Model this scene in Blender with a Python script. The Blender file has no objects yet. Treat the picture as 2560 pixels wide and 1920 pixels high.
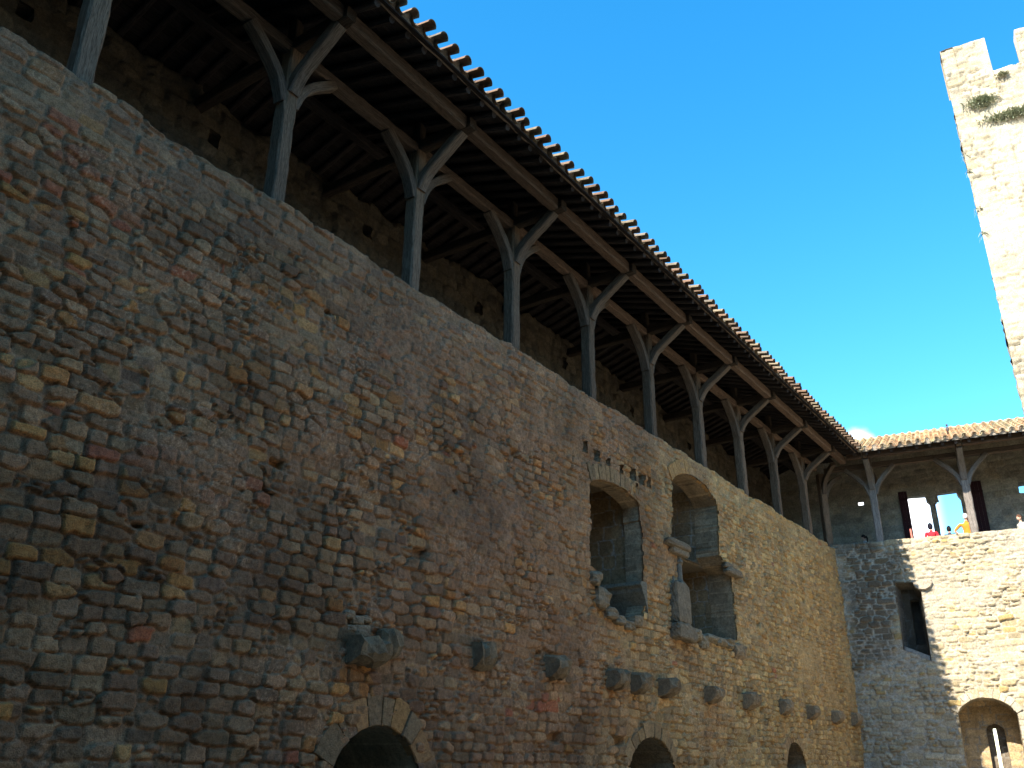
import bpy, math, random
import numpy as np
from mathutils import Vector, Matrix

random.seed(7)
RNG = np.random.default_rng(7)
sc = bpy.context.scene
COL = sc.collection
GROUND = -1.6            # everything is laid out with the eye at z = 0; lifted at the end

# ------------------------------------------------------------------ noise
def hsh(ix, iy, seed=0):
    ix = np.asarray(ix).astype(np.int64); iy = np.asarray(iy).astype(np.int64)
    h = (ix * 374761393 + iy * 668265263 + seed * 974634533 + 12345) & 0xffffffff
    h = ((h ^ (h >> 13)) * 1274126177) & 0xffffffff
    h = ((h ^ (h >> 15)) * 2246822519) & 0xffffffff
    h = h ^ (h >> 16)
    return (h & 0xffffff) / float(0x1000000)

def vnoise(x, y, seed=0):
    x = np.asarray(x, float); y = np.asarray(y, float)
    ix = np.floor(x); iy = np.floor(y); fx = x - ix; fy = y - iy
    fx = fx * fx * (3 - 2 * fx); fy = fy * fy * (3 - 2 * fy)
    a = hsh(ix, iy, seed); b = hsh(ix + 1, iy, seed); c = hsh(ix, iy + 1, seed); d = hsh(ix + 1, iy + 1, seed)
    return (a * (1 - fx) + b * fx) * (1 - fy) + (c * (1 - fx) + d * fx) * fy

def fbm(x, y, seed=0, o=4):
    s = 0; amp = .5; t = 0
    for k in range(o):
        s = s + amp * vnoise(x * 2 ** k, y * 2 ** k, seed + 17 * k); t += amp; amp *= .55
    return s / t

def sstep(a, b, x):
    t = np.clip((x - a) / (b - a), 0, 1); return t * t * (3 - 2 * t)

def cells(u, z, w, h, jx, jz, seed, size=.14):
    """squarish irregular stones: returns distance to the joint (m) and the id of the stone"""
    y = z / h; j0 = np.floor(y)
    F1 = np.full(u.shape, 9.); F2 = np.full(u.shape, 9.)
    I = np.zeros(u.shape, np.int64); J = np.zeros(u.shape, np.int64)
    for dj in (-1, 0, 1):
        jj = j0 + dj
        off = hsh(jj, jj * 0 + 3, seed); wr = w * (.75 + .6 * hsh(jj, jj * 0 + 7, seed))
        x = u / wr
        i0 = np.floor(x - off)
        for di in (-1, 0, 1):
            ii = i0 + di
            cx = ii + off + .5 + (hsh(ii, jj, seed + 1) - .5) * jx
            cz = jj + .5 + (hsh(ii, jj, seed + 2) - .5) * jz
            dx = (x - cx); dz = (y - cz)
            d = (dx ** 8 + dz ** 8) ** .125 - (hsh(ii, jj, seed + 3) - .5) * size
            nearer = d < F1
            F2 = np.where(nearer, F1, np.minimum(F2, d))
            F1 = np.where(nearer, d, F1)
            I = np.where(nearer, ii, I).astype(np.int64); J = np.where(nearer, jj, J).astype(np.int64)
    return (F2 - F1) * .5 * min(w, h) * 1.1, I, J

def masonry(u, z, w=.36, h=.21, jx=.55, jz=.35, seed=1, split=.22, joint=.012, relief=.035, warp=.05):
    """coursed rubble: height (m) above the joints, joint mask 0..1, stone id hashes"""
    uw = u + (fbm(u * 1.1, z * 1.3, seed + 50, 3) - .5) * warp * 3 + (vnoise(u * 9, z * 9, seed + 51) - .5) * .03
    zw = z + (fbm(u * .35, z * .5, seed + 52, 3) - .5) * warp * 3 + (vnoise(u * 8, z * 10, seed + 53) - .5) * .028
    e, I, J = cells(uw, zw, w, h, jx, jz, seed)
    e2, I2, J2 = cells(uw, zw, w * .72, h * .5, jx, jz, seed + 9)
    sp = hsh(I, J, seed + 5) < split
    e = np.where(sp, np.minimum(e, e2), e)
    I = np.where(sp, I2 + 5000, I); J = np.where(sp, J2, J)
    r = lambda k: hsh(I, J, seed + 100 + k)
    jw = joint * (.5 + 1.2 * vnoise(u * 4, z * 4, seed + 60))
    m = sstep(jw * .4, jw * 1.7, e)                     # 0 joint .. 1 stone
    dome = 1 - np.exp(-np.maximum(e - jw * .6, 0) / .007)
    rough = fbm(u * 14, z * 18, seed + 61, 3) - .5
    ht = m * (dome * relief * .55 + (r(1) - .45) * relief * 1.9 + rough * .022) + (1 - m) * (fbm(u * 20, z * 20, seed + 62, 2) - .5) * .012
    return ht, m, r

def mix(a, b, t):
    return a * (1 - t[..., None]) + np.asarray(b) * t[..., None]

def palette(r, cols, probs):
    c = np.cumsum(probs) / np.sum(probs)
    k = np.searchsorted(c, np.clip(r, 0, .9999))
    return np.asarray(cols)[k]

# ------------------------------------------------------------------ materials
def nt(m):
    m.use_nodes = True
    n = m.node_tree; n.nodes.clear()
    out = n.nodes.new('ShaderNodeOutputMaterial'); b = n.nodes.new('ShaderNodeBsdfPrincipled')
    n.links.new(b.outputs[0], out.inputs[0])
    return n, b

def attr_mat(name, rough=.92, lo=.72, hi=1.25, scales=(18, 70), bump=.35, bdist=.02, spec=.25, grain=False, grey=None):
    m = bpy.data.materials.new(name); n, b = nt(m)
    L = n.links.new
    at = n.nodes.new('ShaderNodeAttribute'); at.attribute_name = 'Col'
    if grain:
        tc = n.nodes.new('ShaderNodeAttribute'); tc.attribute_name = 'grain'; vec = tc.outputs['Vector']
        mp = n.nodes.new('ShaderNodeMapping'); mp.inputs['Scale'].default_value = (1.2, 26, 26); L(vec, mp.inputs[0]); vec = mp.outputs[0]
    else:
        tc = n.nodes.new('ShaderNodeNewGeometry'); vec = tc.outputs['Position']
    n1 = n.nodes.new('ShaderNodeTexNoise'); n1.inputs['Scale'].default_value = scales[0]; n1.inputs['Detail'].default_value = 5; n1.inputs['Roughness'].default_value = .65
    n2 = n.nodes.new('ShaderNodeTexNoise'); n2.inputs['Scale'].default_value = scales[1]; n2.inputs['Detail'].default_value = 3
    L(vec, n1.inputs['Vector']); L(vec, n2.inputs['Vector'])
    ad = n.nodes.new('ShaderNodeMath'); ad.operation = 'ADD'; L(n1.outputs['Fac'], ad.inputs[0]); L(n2.outputs['Fac'], ad.inputs[1])
    mr = n.nodes.new('ShaderNodeMapRange'); mr.inputs['From Min'].default_value = .78; mr.inputs['From Max'].default_value = 1.22
    mr.inputs['To Min'].default_value = lo; mr.inputs['To Max'].default_value = hi; L(ad.outputs[0], mr.inputs['Value'])
    mu = n.nodes.new('ShaderNodeVectorMath'); mu.operation = 'SCALE'; L(at.outputs['Color'], mu.inputs[0]); L(mr.outputs[0], mu.inputs['Scale'])
    L(mu.outputs[0], b.inputs['Base Color'])
    b.inputs['Roughness'].default_value = rough
    b.inputs['Specular IOR Level'].default_value = spec
    bp = n.nodes.new('ShaderNodeBump'); bp.inputs['Strength'].default_value = bump; bp.inputs['Distance'].default_value = bdist
    L(ad.outputs[0], bp.inputs['Height']); L(bp.outputs[0], b.inputs['Normal'])
    return m

M_STONE = attr_mat('weathered_stone', lo=.62, hi=1.38, scales=(16, 75), bump=.55, bdist=.03)
M_WOOD = attr_mat('weathered_oak', rough=.9, lo=.42, hi=1.5, scales=(2.4, 9), bump=.6, bdist=.015, spec=.1, grain=True)
M_TILE = attr_mat('clay_tile', rough=.85, lo=.7, hi=1.3, scales=(16, 70), bump=.3, bdist=.01)
M_LEAF = attr_mat('leaf', rough=.7, lo=.7, hi=1.3, scales=(9, 30), bump=.0)
M_CLOTH = attr_mat('cloth', rough=.9, lo=.85, hi=1.12, scales=(12, 60), bump=.2, bdist=.005)

# ------------------------------------------------------------------ objects
def tag(o, label=None, cat=None, group=None, kind=None):
    if label: o['label'] = label
    if cat: o['category'] = cat
    if group: o['group'] = group
    if kind: o['kind'] = kind
    return o

def empty(name, loc=(0, 0, 0), rz=0):
    o = bpy.data.objects.new(name, None); COL.objects.link(o); o.location = loc; o.rotation_euler = (0, 0, rz)
    o.empty_display_size = .2
    return o

def mesh_obj(name, verts, faces, mat, cols=None, grain=None, parent=None, smooth=False):
    me = bpy.data.meshes.new(name)
    verts = np.asarray(verts, np.float32)
    if isinstance(faces, np.ndarray):
        nf, k = faces.shape
        me.vertices.add(len(verts)); me.vertices.foreach_set('co', verts.ravel())
        me.loops.add(nf * k); me.loops.foreach_set('vertex_index', faces.ravel().astype(np.int32))
        me.polygons.add(nf); me.polygons.foreach_set('loop_start', np.arange(0, nf * k, k, dtype=np.int32))
        me.update(calc_edges=True)
    else:
        me.from_pydata(verts.tolist(), [], faces); me.update()
    if cols is not None:
        a = me.attributes.new('Col', 'FLOAT_COLOR', 'POINT')
        c = np.ones((len(verts), 4), np.float32); c[:, :3] = np.clip(cols, .004, .85); a.data.foreach_set('color', c.ravel())
    if grain is not None:
        a = me.attributes.new('grain', 'FLOAT_VECTOR', 'POINT'); a.data.foreach_set('vector', np.asarray(grain, np.float32).ravel())
    me.materials.append(mat)
    if smooth: me.polygons.foreach_set('use_smooth', np.ones(len(me.polygons), bool))
    o = bpy.data.objects.new(name, me); COL.objects.link(o)
    if parent is not None: o.parent = parent
    return o

class MB:
    """collects pieces of one part; build() makes the one mesh"""
    def __init__(s): s.v = []; s.f = []; s.c = []; s.g = []
    def add(s, verts, faces, col, grain=None):
        b = len(s.v); s.v += [tuple(p) for p in verts]
        s.f += [tuple(i + b for i in f) for f in faces]
        col = np.asarray(col, float)
        if col.ndim == 1: s.c += [tuple(col)] * len(verts)
        else: s.c += [tuple(q) for q in col]
        s.g += [tuple(q) for q in grain] if grain is not None else [tuple(p) for p in verts]
    def beam(s, path, w, h, up=(0, 0, 1), col=(.15, .12, .1), n=10, jit=.006, ch=.12, taper=1.0):
        """hewn timber along a path: chamfered section, slightly uneven"""
        path = [Vector(p) for p in path]; up = Vector(up)
        # resample
        seg = [(path[i + 1] - path[i]).length for i in range(len(path) - 1)]; tot = sum(seg)
        pts = []
        for k in range(n + 1):
            t = tot * k / n; i = 0
            while i < len(seg) - 1 and t > seg[i]: t -= seg[i]; i += 1
            pts.append(path[i].lerp(path[i + 1], t / seg[i]))
        if len(path) > 2:                                   # soften the polyline into a curve
            for _ in range(3):
                pts = [pts[0]] + [(pts[i - 1] + pts[i] * 2 + pts[i + 1]) / 4 for i in range(1, n)] + [pts[-1]]
        c = ch * min(w, h); W = w / 2; H = h / 2
        sec = [(-W + c, -H), (W - c, -H), (W, -H + c), (W, H - c), (W - c, H), (-W + c, H), (-W, H - c), (-W, -H + c)]
        V = []; G = []; sd = random.random() * 50
        for k, p in enumerate(pts):
            t = (pts[min(k + 1, n)] - pts[max(k - 1, 0)]).normalized()
            sx = t.cross(up).normalized(); sy = sx.cross(t).normalized()
            sc_ = 1 + (taper - 1) * k / n
            for i, (a, b) in enumerate(sec):
                q = p + sx * (a * sc_ + random.uniform(-jit, jit)) + sy * (b * sc_ + random.uniform(-jit, jit))
                V.append(q); G.append((tot * k / n + sd, a + sd, b + sd * .7))
        F = []
        for k in range(n):
            for i in range(8):
                j = (i + 1) % 8
                F.append((k * 8 + i, k * 8 + j, k * 8 + 8 + j, k * 8 + 8 + i))
        F.append(tuple(range(7, -1, -1))); F.append(tuple(n * 8 + i for i in range(8)))
        d = random.uniform(.85, 1.15)
        s.add(V, F, np.asarray(col) * d, G)
        return s
    def block(s, poly, depth0, depth1, axes, col, bevel=.012, jit=.006):
        """polygon (in a,b) pushed from depth0 to depth1 along the third axis, with a bevelled front"""
        O, A, B, N = [Vector(q) for q in axes]
        n = len(poly); cx = sum(p[0] for p in poly) / n; cy = sum(p[1] for p in poly) / n
        V = []
        rings = [(depth0, 1.0), (depth1 - bevel, 1.0), (depth1, None)]
        for d, k in rings:
            for (a, b) in poly:
                if k is None:
                    L = math.hypot(a - cx, b - cy) or 1; kk = 1 - bevel / L
                    a2 = cx + (a - cx) * kk; b2 = cy + (b - cy) * kk
                else: a2, b2 = a, b
                V.append(O + A * (a2 + random.uniform(-jit, jit)) + B * (b2 + random.uniform(-jit, jit)) + N * (d + random.uniform(-jit, jit) * .6))
        F = []
        for k in range(2):
            for i in range(n):
                j = (i + 1) % n
                F.append((k * n + i, k * n + j, (k + 1) * n + j, (k + 1) * n + i))
        F.append(tuple(2 * n + i for i in range(n))); F.append(tuple(range(n - 1, -1, -1)))
        s.add(V, F, col)
        return s
    def lump(s, c, rad, col, nz=.12, seed=0, sq=2.6, seg=18, rings=12):
        """a worn stone: superellipsoid with noise; rad = (rx, ry, rz)"""
        V = []; F = []
        for i in range(rings + 1):
            th = math.pi * i / rings
            for j in range(seg):
                ph = 2 * math.pi * j / seg
                d = np.array([math.sin(th) * math.cos(ph), math.sin(th) * math.sin(ph), math.cos(th)])
                k = (abs(d[0]) ** sq + abs(d[1]) ** sq + abs(d[2]) ** sq) ** (-1 / sq)
                k *= 1 + nz * (float(fbm(np.array(d[0] * 2 + seed * 3.1 + d[2]), np.array(d[1] * 2 + d[2] * 2.2 + seed), 5, 3)) - .5) * 2
                V.append((c[0] + d[0] * k * rad[0], c[1] + d[1] * k * rad[1], c[2] + d[2] * k * rad[2]))
        for i in range(rings):
            for j in range(seg):
                q = (j + 1) % seg
                F.append((i * seg + j, (i + 1) * seg + j, (i + 1) * seg + q, i * seg + q))
        col = np.asarray(col); cc = np.array([col * random.uniform(.8, 1.2) for _ in V])
        s.add(V, F, cc)
        return s
    def build(s, name, mat, parent=None, smooth=False):
        return mesh_obj(name, s.v, s.f, mat, np.array(s.c), s.g, parent, smooth)

# ------------------------------------------------------------------ masonry walls as relief meshes
def in_poly(x, z, poly):
    r = np.zeros(x.shape, bool); n = len(poly)
    for i in range(n):
        x0, z0 = poly[i]; x1, z1 = poly[(i + 1) % n]
        c = ((z0 > z) != (z1 > z)) & (x < (x1 - x0) * (z - z0) / ((z1 - z0) if z1 != z0 else 1e-9) + x0)
        r ^= c
    return r

def snap(u, z, poly, tol):
    best = np.full(u.shape, 9.); bu = u.copy(); bz = z.copy(); n = len(poly)
    for i in range(n):
        x0, z0 = poly[i]; x1, z1 = poly[(i + 1) % n]
        dx, dz = x1 - x0, z1 - z0; L = dx * dx + dz * dz + 1e-12
        t = np.clip(((u - x0) * dx + (z - z0) * dz) / L, 0, 1)
        qx = x0 + t * dx; qz = z0 + t * dz; d = np.hypot(u - qx, z - qz)
        m = d < best; best = np.where(m, d, best); bu = np.where(m, qx, bu); bz = np.where(m, qz, bz)
    m = best < tol
    return np.where(m, bu, u), np.where(m, bz, z)

def wall(name, us, nz, z0, top, frame, pattern, holes=(), cap=.5, capdown=1.0, parent=None, mat=None, jcol=(.2, .17, .13)):
    """frame = (O, U, N): plan origin, plan direction, plan outward normal. holes = [(poly, depth, splay)]"""
    O, U, N = [np.asarray(q, float) for q in frame]
    us = np.asarray(us, float); t = np.linspace(0, 1, nz)
    tp = top(us) if callable(top) else np.full(us.shape, float(top))
    u, tt = np.meshgrid(us, t); z = z0 + tt * (tp[None, :] - z0)
    tol = .55 * np.median(np.diff(us))
    for h in holes:
        xs = [p[0] for p in h[0]]; zs = [p[1] for p in h[0]]
        i0, i1 = np.searchsorted(us, [min(xs) - .2, max(xs) + .2]); 
        su, sz = snap(u[:, i0:i1], z[:, i0:i1], h[0], min(max(tol, .012), .03))
        u[:, i0:i1] = su; z[:, i0:i1] = sz
    ht, col = pattern(u, z)
    P = np.zeros(u.shape + (3,))
    for k in range(2): P[..., k] = O[k] + U[k] * u + N[k] * ht
    P[..., 2] = z
    nu = len(us)
    idx = np.arange(nz * nu).reshape(nz, nu)
    keep = np.ones((nz - 1, nu - 1), bool)
    cu = (u[:-1, :-1] + u[1:, :-1] + u[:-1, 1:] + u[1:, 1:]) / 4; cz = (z[:-1, :-1] + z[1:, :-1] + z[:-1, 1:] + z[1:, 1:]) / 4
    V = [P.reshape(-1, 3)]; C = [col.reshape(-1, 3)]; nV = nz * nu; FX = []
    uf = u.ravel(); zf = z.ravel(); hf = ht.ravel()
    def push(a, c):
        nonlocal nV
        V.append(a); C.append(c); nV += len(a)
    for h in holes:
        poly, depth = h[0], h[1]
        m = in_poly(cu, cz, poly)
        km = ~m & keep; keep &= ~m
        ed = []
        a = m[:, :-1] != m[:, 1:]                       # vertical edges between col j and j+1
        for i, j in zip(*np.where(a)):
            e = (idx[i, j + 1], idx[i + 1, j + 1]); ed.append(e if m[i, j + 1] else e[::-1])
        b = m[:-1, :] != m[1:, :]
        for i, j in zip(*np.where(b)):
            e = (idx[i + 1, j], idx[i + 1, j + 1]); ed.append(e[::-1] if m[i + 1, j] else e)
        if m[0].any():
            pass
        vs = sorted({q for e in ed for q in e}); pos = {q: k for k, q in enumerate(vs)}
        vs = np.array(vs, int); ns = max(2, int(depth / .06)); nv = len(vs)
        ids = [vs]; hc_ = np.asarray(h[3] if len(h) > 3 else jcol)
        pu = np.array([p[0] for p in poly]).mean(); pz = np.array([p[1] for p in poly]).mean()
        for k in range(1, ns + 1):
            d = depth * k / ns
            jn = (fbm(np.full(nv, d * 9.), zf[vs] * 7 + uf[vs] * 7, 77, 2) - .5) * .03
            A = np.zeros((nv, 3))
            sp = h[2] if len(h) > 2 else 0
            uu = uf[vs] + (pu - uf[vs]) * sp * k / ns; zz = zf[vs] + (pz - zf[vs]) * sp * .4 * k / ns
            dirx = np.sign(uf[vs] - pu)
            for q in range(2): A[:, q] = O[q] + U[q] * (uu + dirx * jn) + N[q] * (hf[vs] * max(0, 1 - k / 2) - d)
            A[:, 2] = zz
            jb = np.floor(zf[vs] / .31 + .2); off = hsh(jb, jb * 0, 5); ib = np.floor(d / .5 + off)
            rr = hsh(jb, ib, 41); fr = np.abs(((zf[vs] / .31 + .2) % 1) - .5); fd = abs(0)
            g = np.full((nv, 3), 1.) * (.75 + .5 * rr)[:, None] * hc_
            g = mix(g, hc_ * 1.5, (fr > .46) * .7)
            g = g * (.8 + .4 * vnoise(np.full(nv, d * 12), zf[vs] * 12 + uf[vs] * 5, 5))[:, None]
            ids.append(np.arange(nV, nV + nv)); push(A, g)
        for (p, q) in ed:
            for k in range(ns):
                FX.append((ids[k][pos[p]], ids[k][pos[q]], ids[k + 1][pos[q]], ids[k + 1][pos[p]]))
    F = np.stack([idx[:-1, :-1], idx[:-1, 1:], idx[1:, 1:], idx[1:, :-1]], -1)[keep]
    if cap:
        prev = idx[-1]; base = P[-1]; cc = col[-1]
        steps = [(d, 0) for d in np.arange(.08, cap + .001, .1)] + [(cap + .02, -.15), (cap + .02, -capdown)]
        for d, dz in steps:
            A = base.copy(); A[:, 0] -= N[0] * (d + ht[-1]); A[:, 1] -= N[1] * (d + ht[-1])
            A[:, 2] += dz + (fbm(us * 6, np.full(nu, d * 8), 31, 2) - .5) * .05
            ids = np.arange(nV, nV + nu); push(A, cc * (.8 + .4 * vnoise(us * 8, np.full(nu, d * 9), 3))[:, None])
            F = np.concatenate([F, np.stack([prev[:-1], prev[1:], ids[1:], ids[:-1]], -1)]); prev = ids
    if FX: F = np.concatenate([F, np.array(FX, int)])
    o = mesh_obj(name, np.concatenate(V), F, mat or M_STONE, np.concatenate(C), None, parent)
    return o

def grow(a, b, s0, s1, r):
    """samples from a to b, step grows with distance r(x)"""
    out = [a]
    while out[-1] < b: out.append(out[-1] + min(max(s0, r * abs(out[-1])), s1))
    return np.array(out)

# ================================================================== the long shaded wall (plane y = 9)
YW = 9.0; ZT = 7.44; XC = 33.78
GREY = [(.155, .128, .106), (.182, .155, .128), (.135, .114, .098), (.200, .168, .134), (.162, .130, .102), (.212, .172, .126)]
WARM = [(.245, .195, .130), (.290, .225, .140), (.215, .172, .120), (.315, .250, .160), (.250, .190, .118), (.19, .158, .12)]
OCHRE = np.array([(.36, .225, .085), (.33, .19, .075), (.40, .28, .13), (.31, .20, .095)])
RED = np.array([(.235, .115, .09), (.22, .12, .10), (.27, .125, .085)])

def blob(u, z, cx, cz, rx, rz):
    return np.exp(-(((u - cx) / rx) ** 2 + ((z - cz) / rz) ** 2))

def long_wall(u, z):
    # stones: bigger and coursed low down on the left, small rubble elsewhere
    hA, mA, rA = masonry(u, z, .315, .168, .60, .32, 3, .16, .008, .030, .036)
    hB, mB, rB = masonry(u, z, .27, .142, .60, .38, 23, .10, .008, .029, .04)
    hT, mT, rT = masonry(u, z, .36, .175, .5, .16, 43, .10, .010, .028, .02)
    n1 = fbm(u * .28, z * .4, 91, 4); n2 = fbm(u * .55 + 9, z * .8, 92, 4); n3 = fbm(u * 1.7, z * 2.2, 93, 4)
    sel = n1 + .10 * np.clip((3.2 - z) / 3, -1, 1) - .012 * np.clip(u - 14, 0, 12) + .10 * blob(u, z, 13.3, 5.9, 2.2, .9)
    kB = sel < .50
    topz = ZT - .62 + (fbm(u * .5, u * 0, 94, 3) - .5) * .9
    kT = z > topz
    pick = lambda a, b, c: np.where(kT, c, np.where(kB, b, a))
    h = pick(hA, hB, hT); m = pick(mA, mB, mT); r1, r2, r3, r4 = [pick(rA(k), rB(k), rT(k)) for k in (1, 2, 3, 4)]
    wu = sstep(12, 24, u + (n1 - .5) * 14)                          # greyer to the left, honey to the right
    cg = palette(r2, GREY, [1] * 6); cw = palette(r2, WARM, [1] * 6)
    c = mix(cg, 0, wu * 0) * (1 - wu[..., None]) + cw * wu[..., None]
    c = c * (.81 + .38 * r3)[..., None] * (1 + (np.stack([r1, r4 * 7 % 1, r2 * 11 % 1], -1) - .5) * .07)
    c = c * (.72 + .56 * fbm(u * 4.5, z * 6, 111, 4))[..., None]
    # ochre and red stones, in drifts
    po = .035 + .22 * sstep(.50, .70, n2) + .10 * blob(u, z, 10.5, 4.6, 3.0, 1.2) + .25 * blob(u, z, 17.5, 6.3, 1.6, .5)
    po = np.where(kT, .04, po)
    c = np.where((r4 < po)[..., None], palette(r3, OCHRE, [1] * 4) * (.8 + .5 * r2)[..., None] * np.array((.70, .76, .95)), c)
    pr = .007 + .30 * blob(u, z, 4.6, 6.0, 1.1, .7) + .5 * blob(u, z, 9.3, 5.9, .5, .35) + .35 * blob(u, z, 6.3, 3.1, 1.2, .3) + .5 * blob(u, z, 13.6, .85, .5, .3) + .2 * blob(u, z, 12.9, 1.95, .3, .15)
    c = np.where((r4 > 1 - pr * .6)[..., None], palette(r2, RED, [1] * 3) * .85, c)
    # mortar
    mort = mix(np.full(u.shape + (3,), 1.) * np.array((.190, .160, .135)), (.27, .22, .155), wu) * (.75 + .5 * fbm(u * 9, z * 9, 95, 3))[..., None]
    deep = (fbm(u * 1.3, z * 1.6, 96, 3) > .50)                     # joints that have lost their mortar
    h = h - (1 - m) * np.where(deep, .034, .012) * np.where(kT, .8, 1.)
    mort = mort * np.where(deep & ~kT, .8, 1.)[..., None]
    c = c * m[..., None] + mort * (1 - m)[..., None]
    # render and dirt smeared over the face: relief dies, stones half drown
    er = sstep(.535, .665, fbm(u * .42 + 3, z * .62, 97, 4) + .17 * blob(u, z, 13.4, 4.1, 3.6, 1.1) + .10 * blob(u, z, 9.5, 4.6, 2.5, 1.2) + .05 * blob(u, z, 5.5, 5.2, 3, 1.5) - .16 * sstep(2.2, 1.2, z) - .07 * wu) * (~kT)
    gr = fbm(u * 7, z * 8, 98, 4)
    er = er * sstep(.30, .60, gr + .22)
    smear = mix(np.full(u.shape + (3,), 1.) * np.array((.165, .132, .112)), (.26, .21, .145), wu) * (.55 + .95 * gr)[..., None]
    c = mix(c, smear, er * .75) if False else c * (1 - .75 * er[..., None]) + smear * (.75 * er[..., None])
    h = h * (1 - .5 * er) + er * (.012 + (gr - .5) * .06)
    # lichen: pale specks and dark films
    sp = sstep(.70, .78, vnoise(u * 48, z * 48, 99)) * sstep(.52, .64, fbm(u * .9, z * 1.1, 100, 3))
    c = c * (1 - .4 * sp[..., None]) + np.array((.40, .36, .32)) * (.4 * sp[..., None])
    film = sstep(.50, .68, fbm(u * .6 + 30, z * .45, 101, 4)) * (1 - .75 * wu)
    c = c * (1 - .30 * film[..., None])
    ct = sstep(ZT - 1.3, ZT - .2, z + (n3 - .5) * .9)               # the parapet courses: weathered grey skin
    tc = mix(np.full(u.shape + (3,), 1.) * np.array((.160, .152, .150)), (.225, .190, .140), wu) * (.65 + .7 * gr)[..., None]
    c = c * (1 - .32 * ct[..., None]) + tc * (.32 * ct[..., None])
    h = h * (1 - .15 * ct)
    # large-scale bulges, lost stones
    c = c * (np.array((1.66, 1.06, .64)) * (1 - wu[..., None]) + np.array((1.80, 1.43, .90)) * wu[..., None])
    h = h + (fbm(u * .5, z * .6, 102, 3) - .5) * .16
    hole = (r1 < .006) & (~kT); h = np.where(hole & (m > .5), h - .12, h)
    # the hollow over the first big corbel
    b = blob(u, z, 9.12, 1.78, .26, .17); h = h - .16 * sstep(.4, .8, b)
    return h, c

def arc(xl, zl, xr, zr, rise, n=16):
    """points of a segmental arch from right to left over the two springings"""
    out = []
    for k in range(n + 1):
        t = k / n; x = xr + (xl - xr) * t; zb = zr + (zl - zr) * t
        out.append((x, zb + rise * (1 - (2 * t - 1) ** 2) ** .72))
    return out

holeA = [(15.66, 5.43)] + arc(15.69, 5.44, 17.88, 5.42, .22)[::-1][1:-1] + [(17.88, 5.42), (17.93, 4.8), (17.91, 3.7), (18.0, 3.4), (17.78, 2.95), (17.26, 2.68), (16.80, 2.72), (16.28, 2.84), (16.27, 3.04), (15.95, 3.22), (15.96, 3.6), (15.64, 3.68), (15.62, 4.1), (15.68, 4.6), (15.62, 5.0)]
holeB = [(19.80, 6.45)] + arc(19.82, 6.50, 22.55, 6.50, .46)[::-1][1:-1] + [(22.55, 6.5), (22.5, 5.9), (22.46, 5.14), (22.72, 4.92), (23.15, 4.78), (23.18, 3.8), (23.17, 3.02), (22.4, 2.93), (21.4, 2.95), (20.9, 2.85), (20.4, 2.88), (19.95, 2.98), (19.95, 4.45), (19.75, 4.6), (19.40, 4.92), (19.5, 5.2), (19.62, 5.6), (19.68, 6.0)]
def door(xl, xr, spring, top, n=16):
    return [(xl, GROUND - .2), (xr, GROUND - .2)] + [(xr, spring)] + arc(xl, spring, xr, spring, top - spring, n)[1:-1] + [(xl, spring)]
d1 = door(8.86, 10.53, -.08, .47); d2 = door(16.96, 18.88, .02, .52); d3 = door(25.95, 27.55, .05, .60)
slots = []
for (x, z0_, z1_, w_) in [(15.49, 6.02, 6.30, .17), (16.01, 5.98, 6.27, .30), (16.49, 6.0, 6.2, .16), (17.05, 5.98, 6.2, .22), (17.62, 5.97, 6.27, .30), (18.06, 5.97, 6.25, .32), (18.46, 6.0, 6.27, .24)]:
    slots.append(([(x - w_ / 2, z0_), (x + w_ / 2, z0_ + .01), (x + w_ / 2 - .01, z1_), (x - w_ / 2 + .02, z1_ - .03)], .32))
slots.append(([(24.70, .98), (24.95, .98), (24.93, 1.17), (24.72, 1.16)], .35))
slots.append(([(17.66, 5.66), (17.80, 5.66), (17.80, 5.92), (17.68, 5.92)], .12))

us = np.concatenate([np.arange(-8, 1.0, .09), grow(1.0, 33.9, .016, .034, .0018)])
courtyard_wall = wall('courtyard_wall', us, 520, GROUND - .1, lambda q: ZT + (fbm(q * 2.2, q * 0, 7, 4) - .5) * .11 - .03 * (hsh(np.floor(q / .8), q * 0, 3) > .7),
                      ((0, YW), (1, 0), (0, -1)), long_wall,
                      [(holeA, .42), (holeB, .66), (d1, 1.6), (d2, 1.3), (d3, 1.3)] + slots, cap=.55, capdown=.30, jcol=(.27, .195, .115))
tag(courtyard_wall, 'long shaded rubble wall with ochre stones, two ruined niches and a row of stone corbels', 'wall')

def ashlar(base, w=.55, h=.33, seed=5, relief=.012, var=.35, joint=(.30, .27, .22)):
    base = np.asarray(base)
    def f(u, z):
        ht, m, r = masonry(u, z, w, h, .35, .06, seed, .1, .008, relief, .012)
        c = base * np.array((1.2, 1.04, .82)) * (1 - var / 2 + var * r(2))[..., None] * (.7 + .6 * fbm(u * 5, z * 6, seed + 8, 4))[..., None]
        c = c * m[..., None] + np.asarray(joint) * .9 * (1 - m)[..., None]
        return ht, c
    return f

GA = (.190, .185, .155)
def panel(name, O, U, N, us, z0, z1, nz, pat, parent, holes=()):
    return wall(name, us, nz, z0, z1, (O, U, N), pat, holes, cap=0, parent=parent)
AX = ((0, YW, 0), (1, 0, 0), (0, 0, 1), (0, -1, 0))
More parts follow.
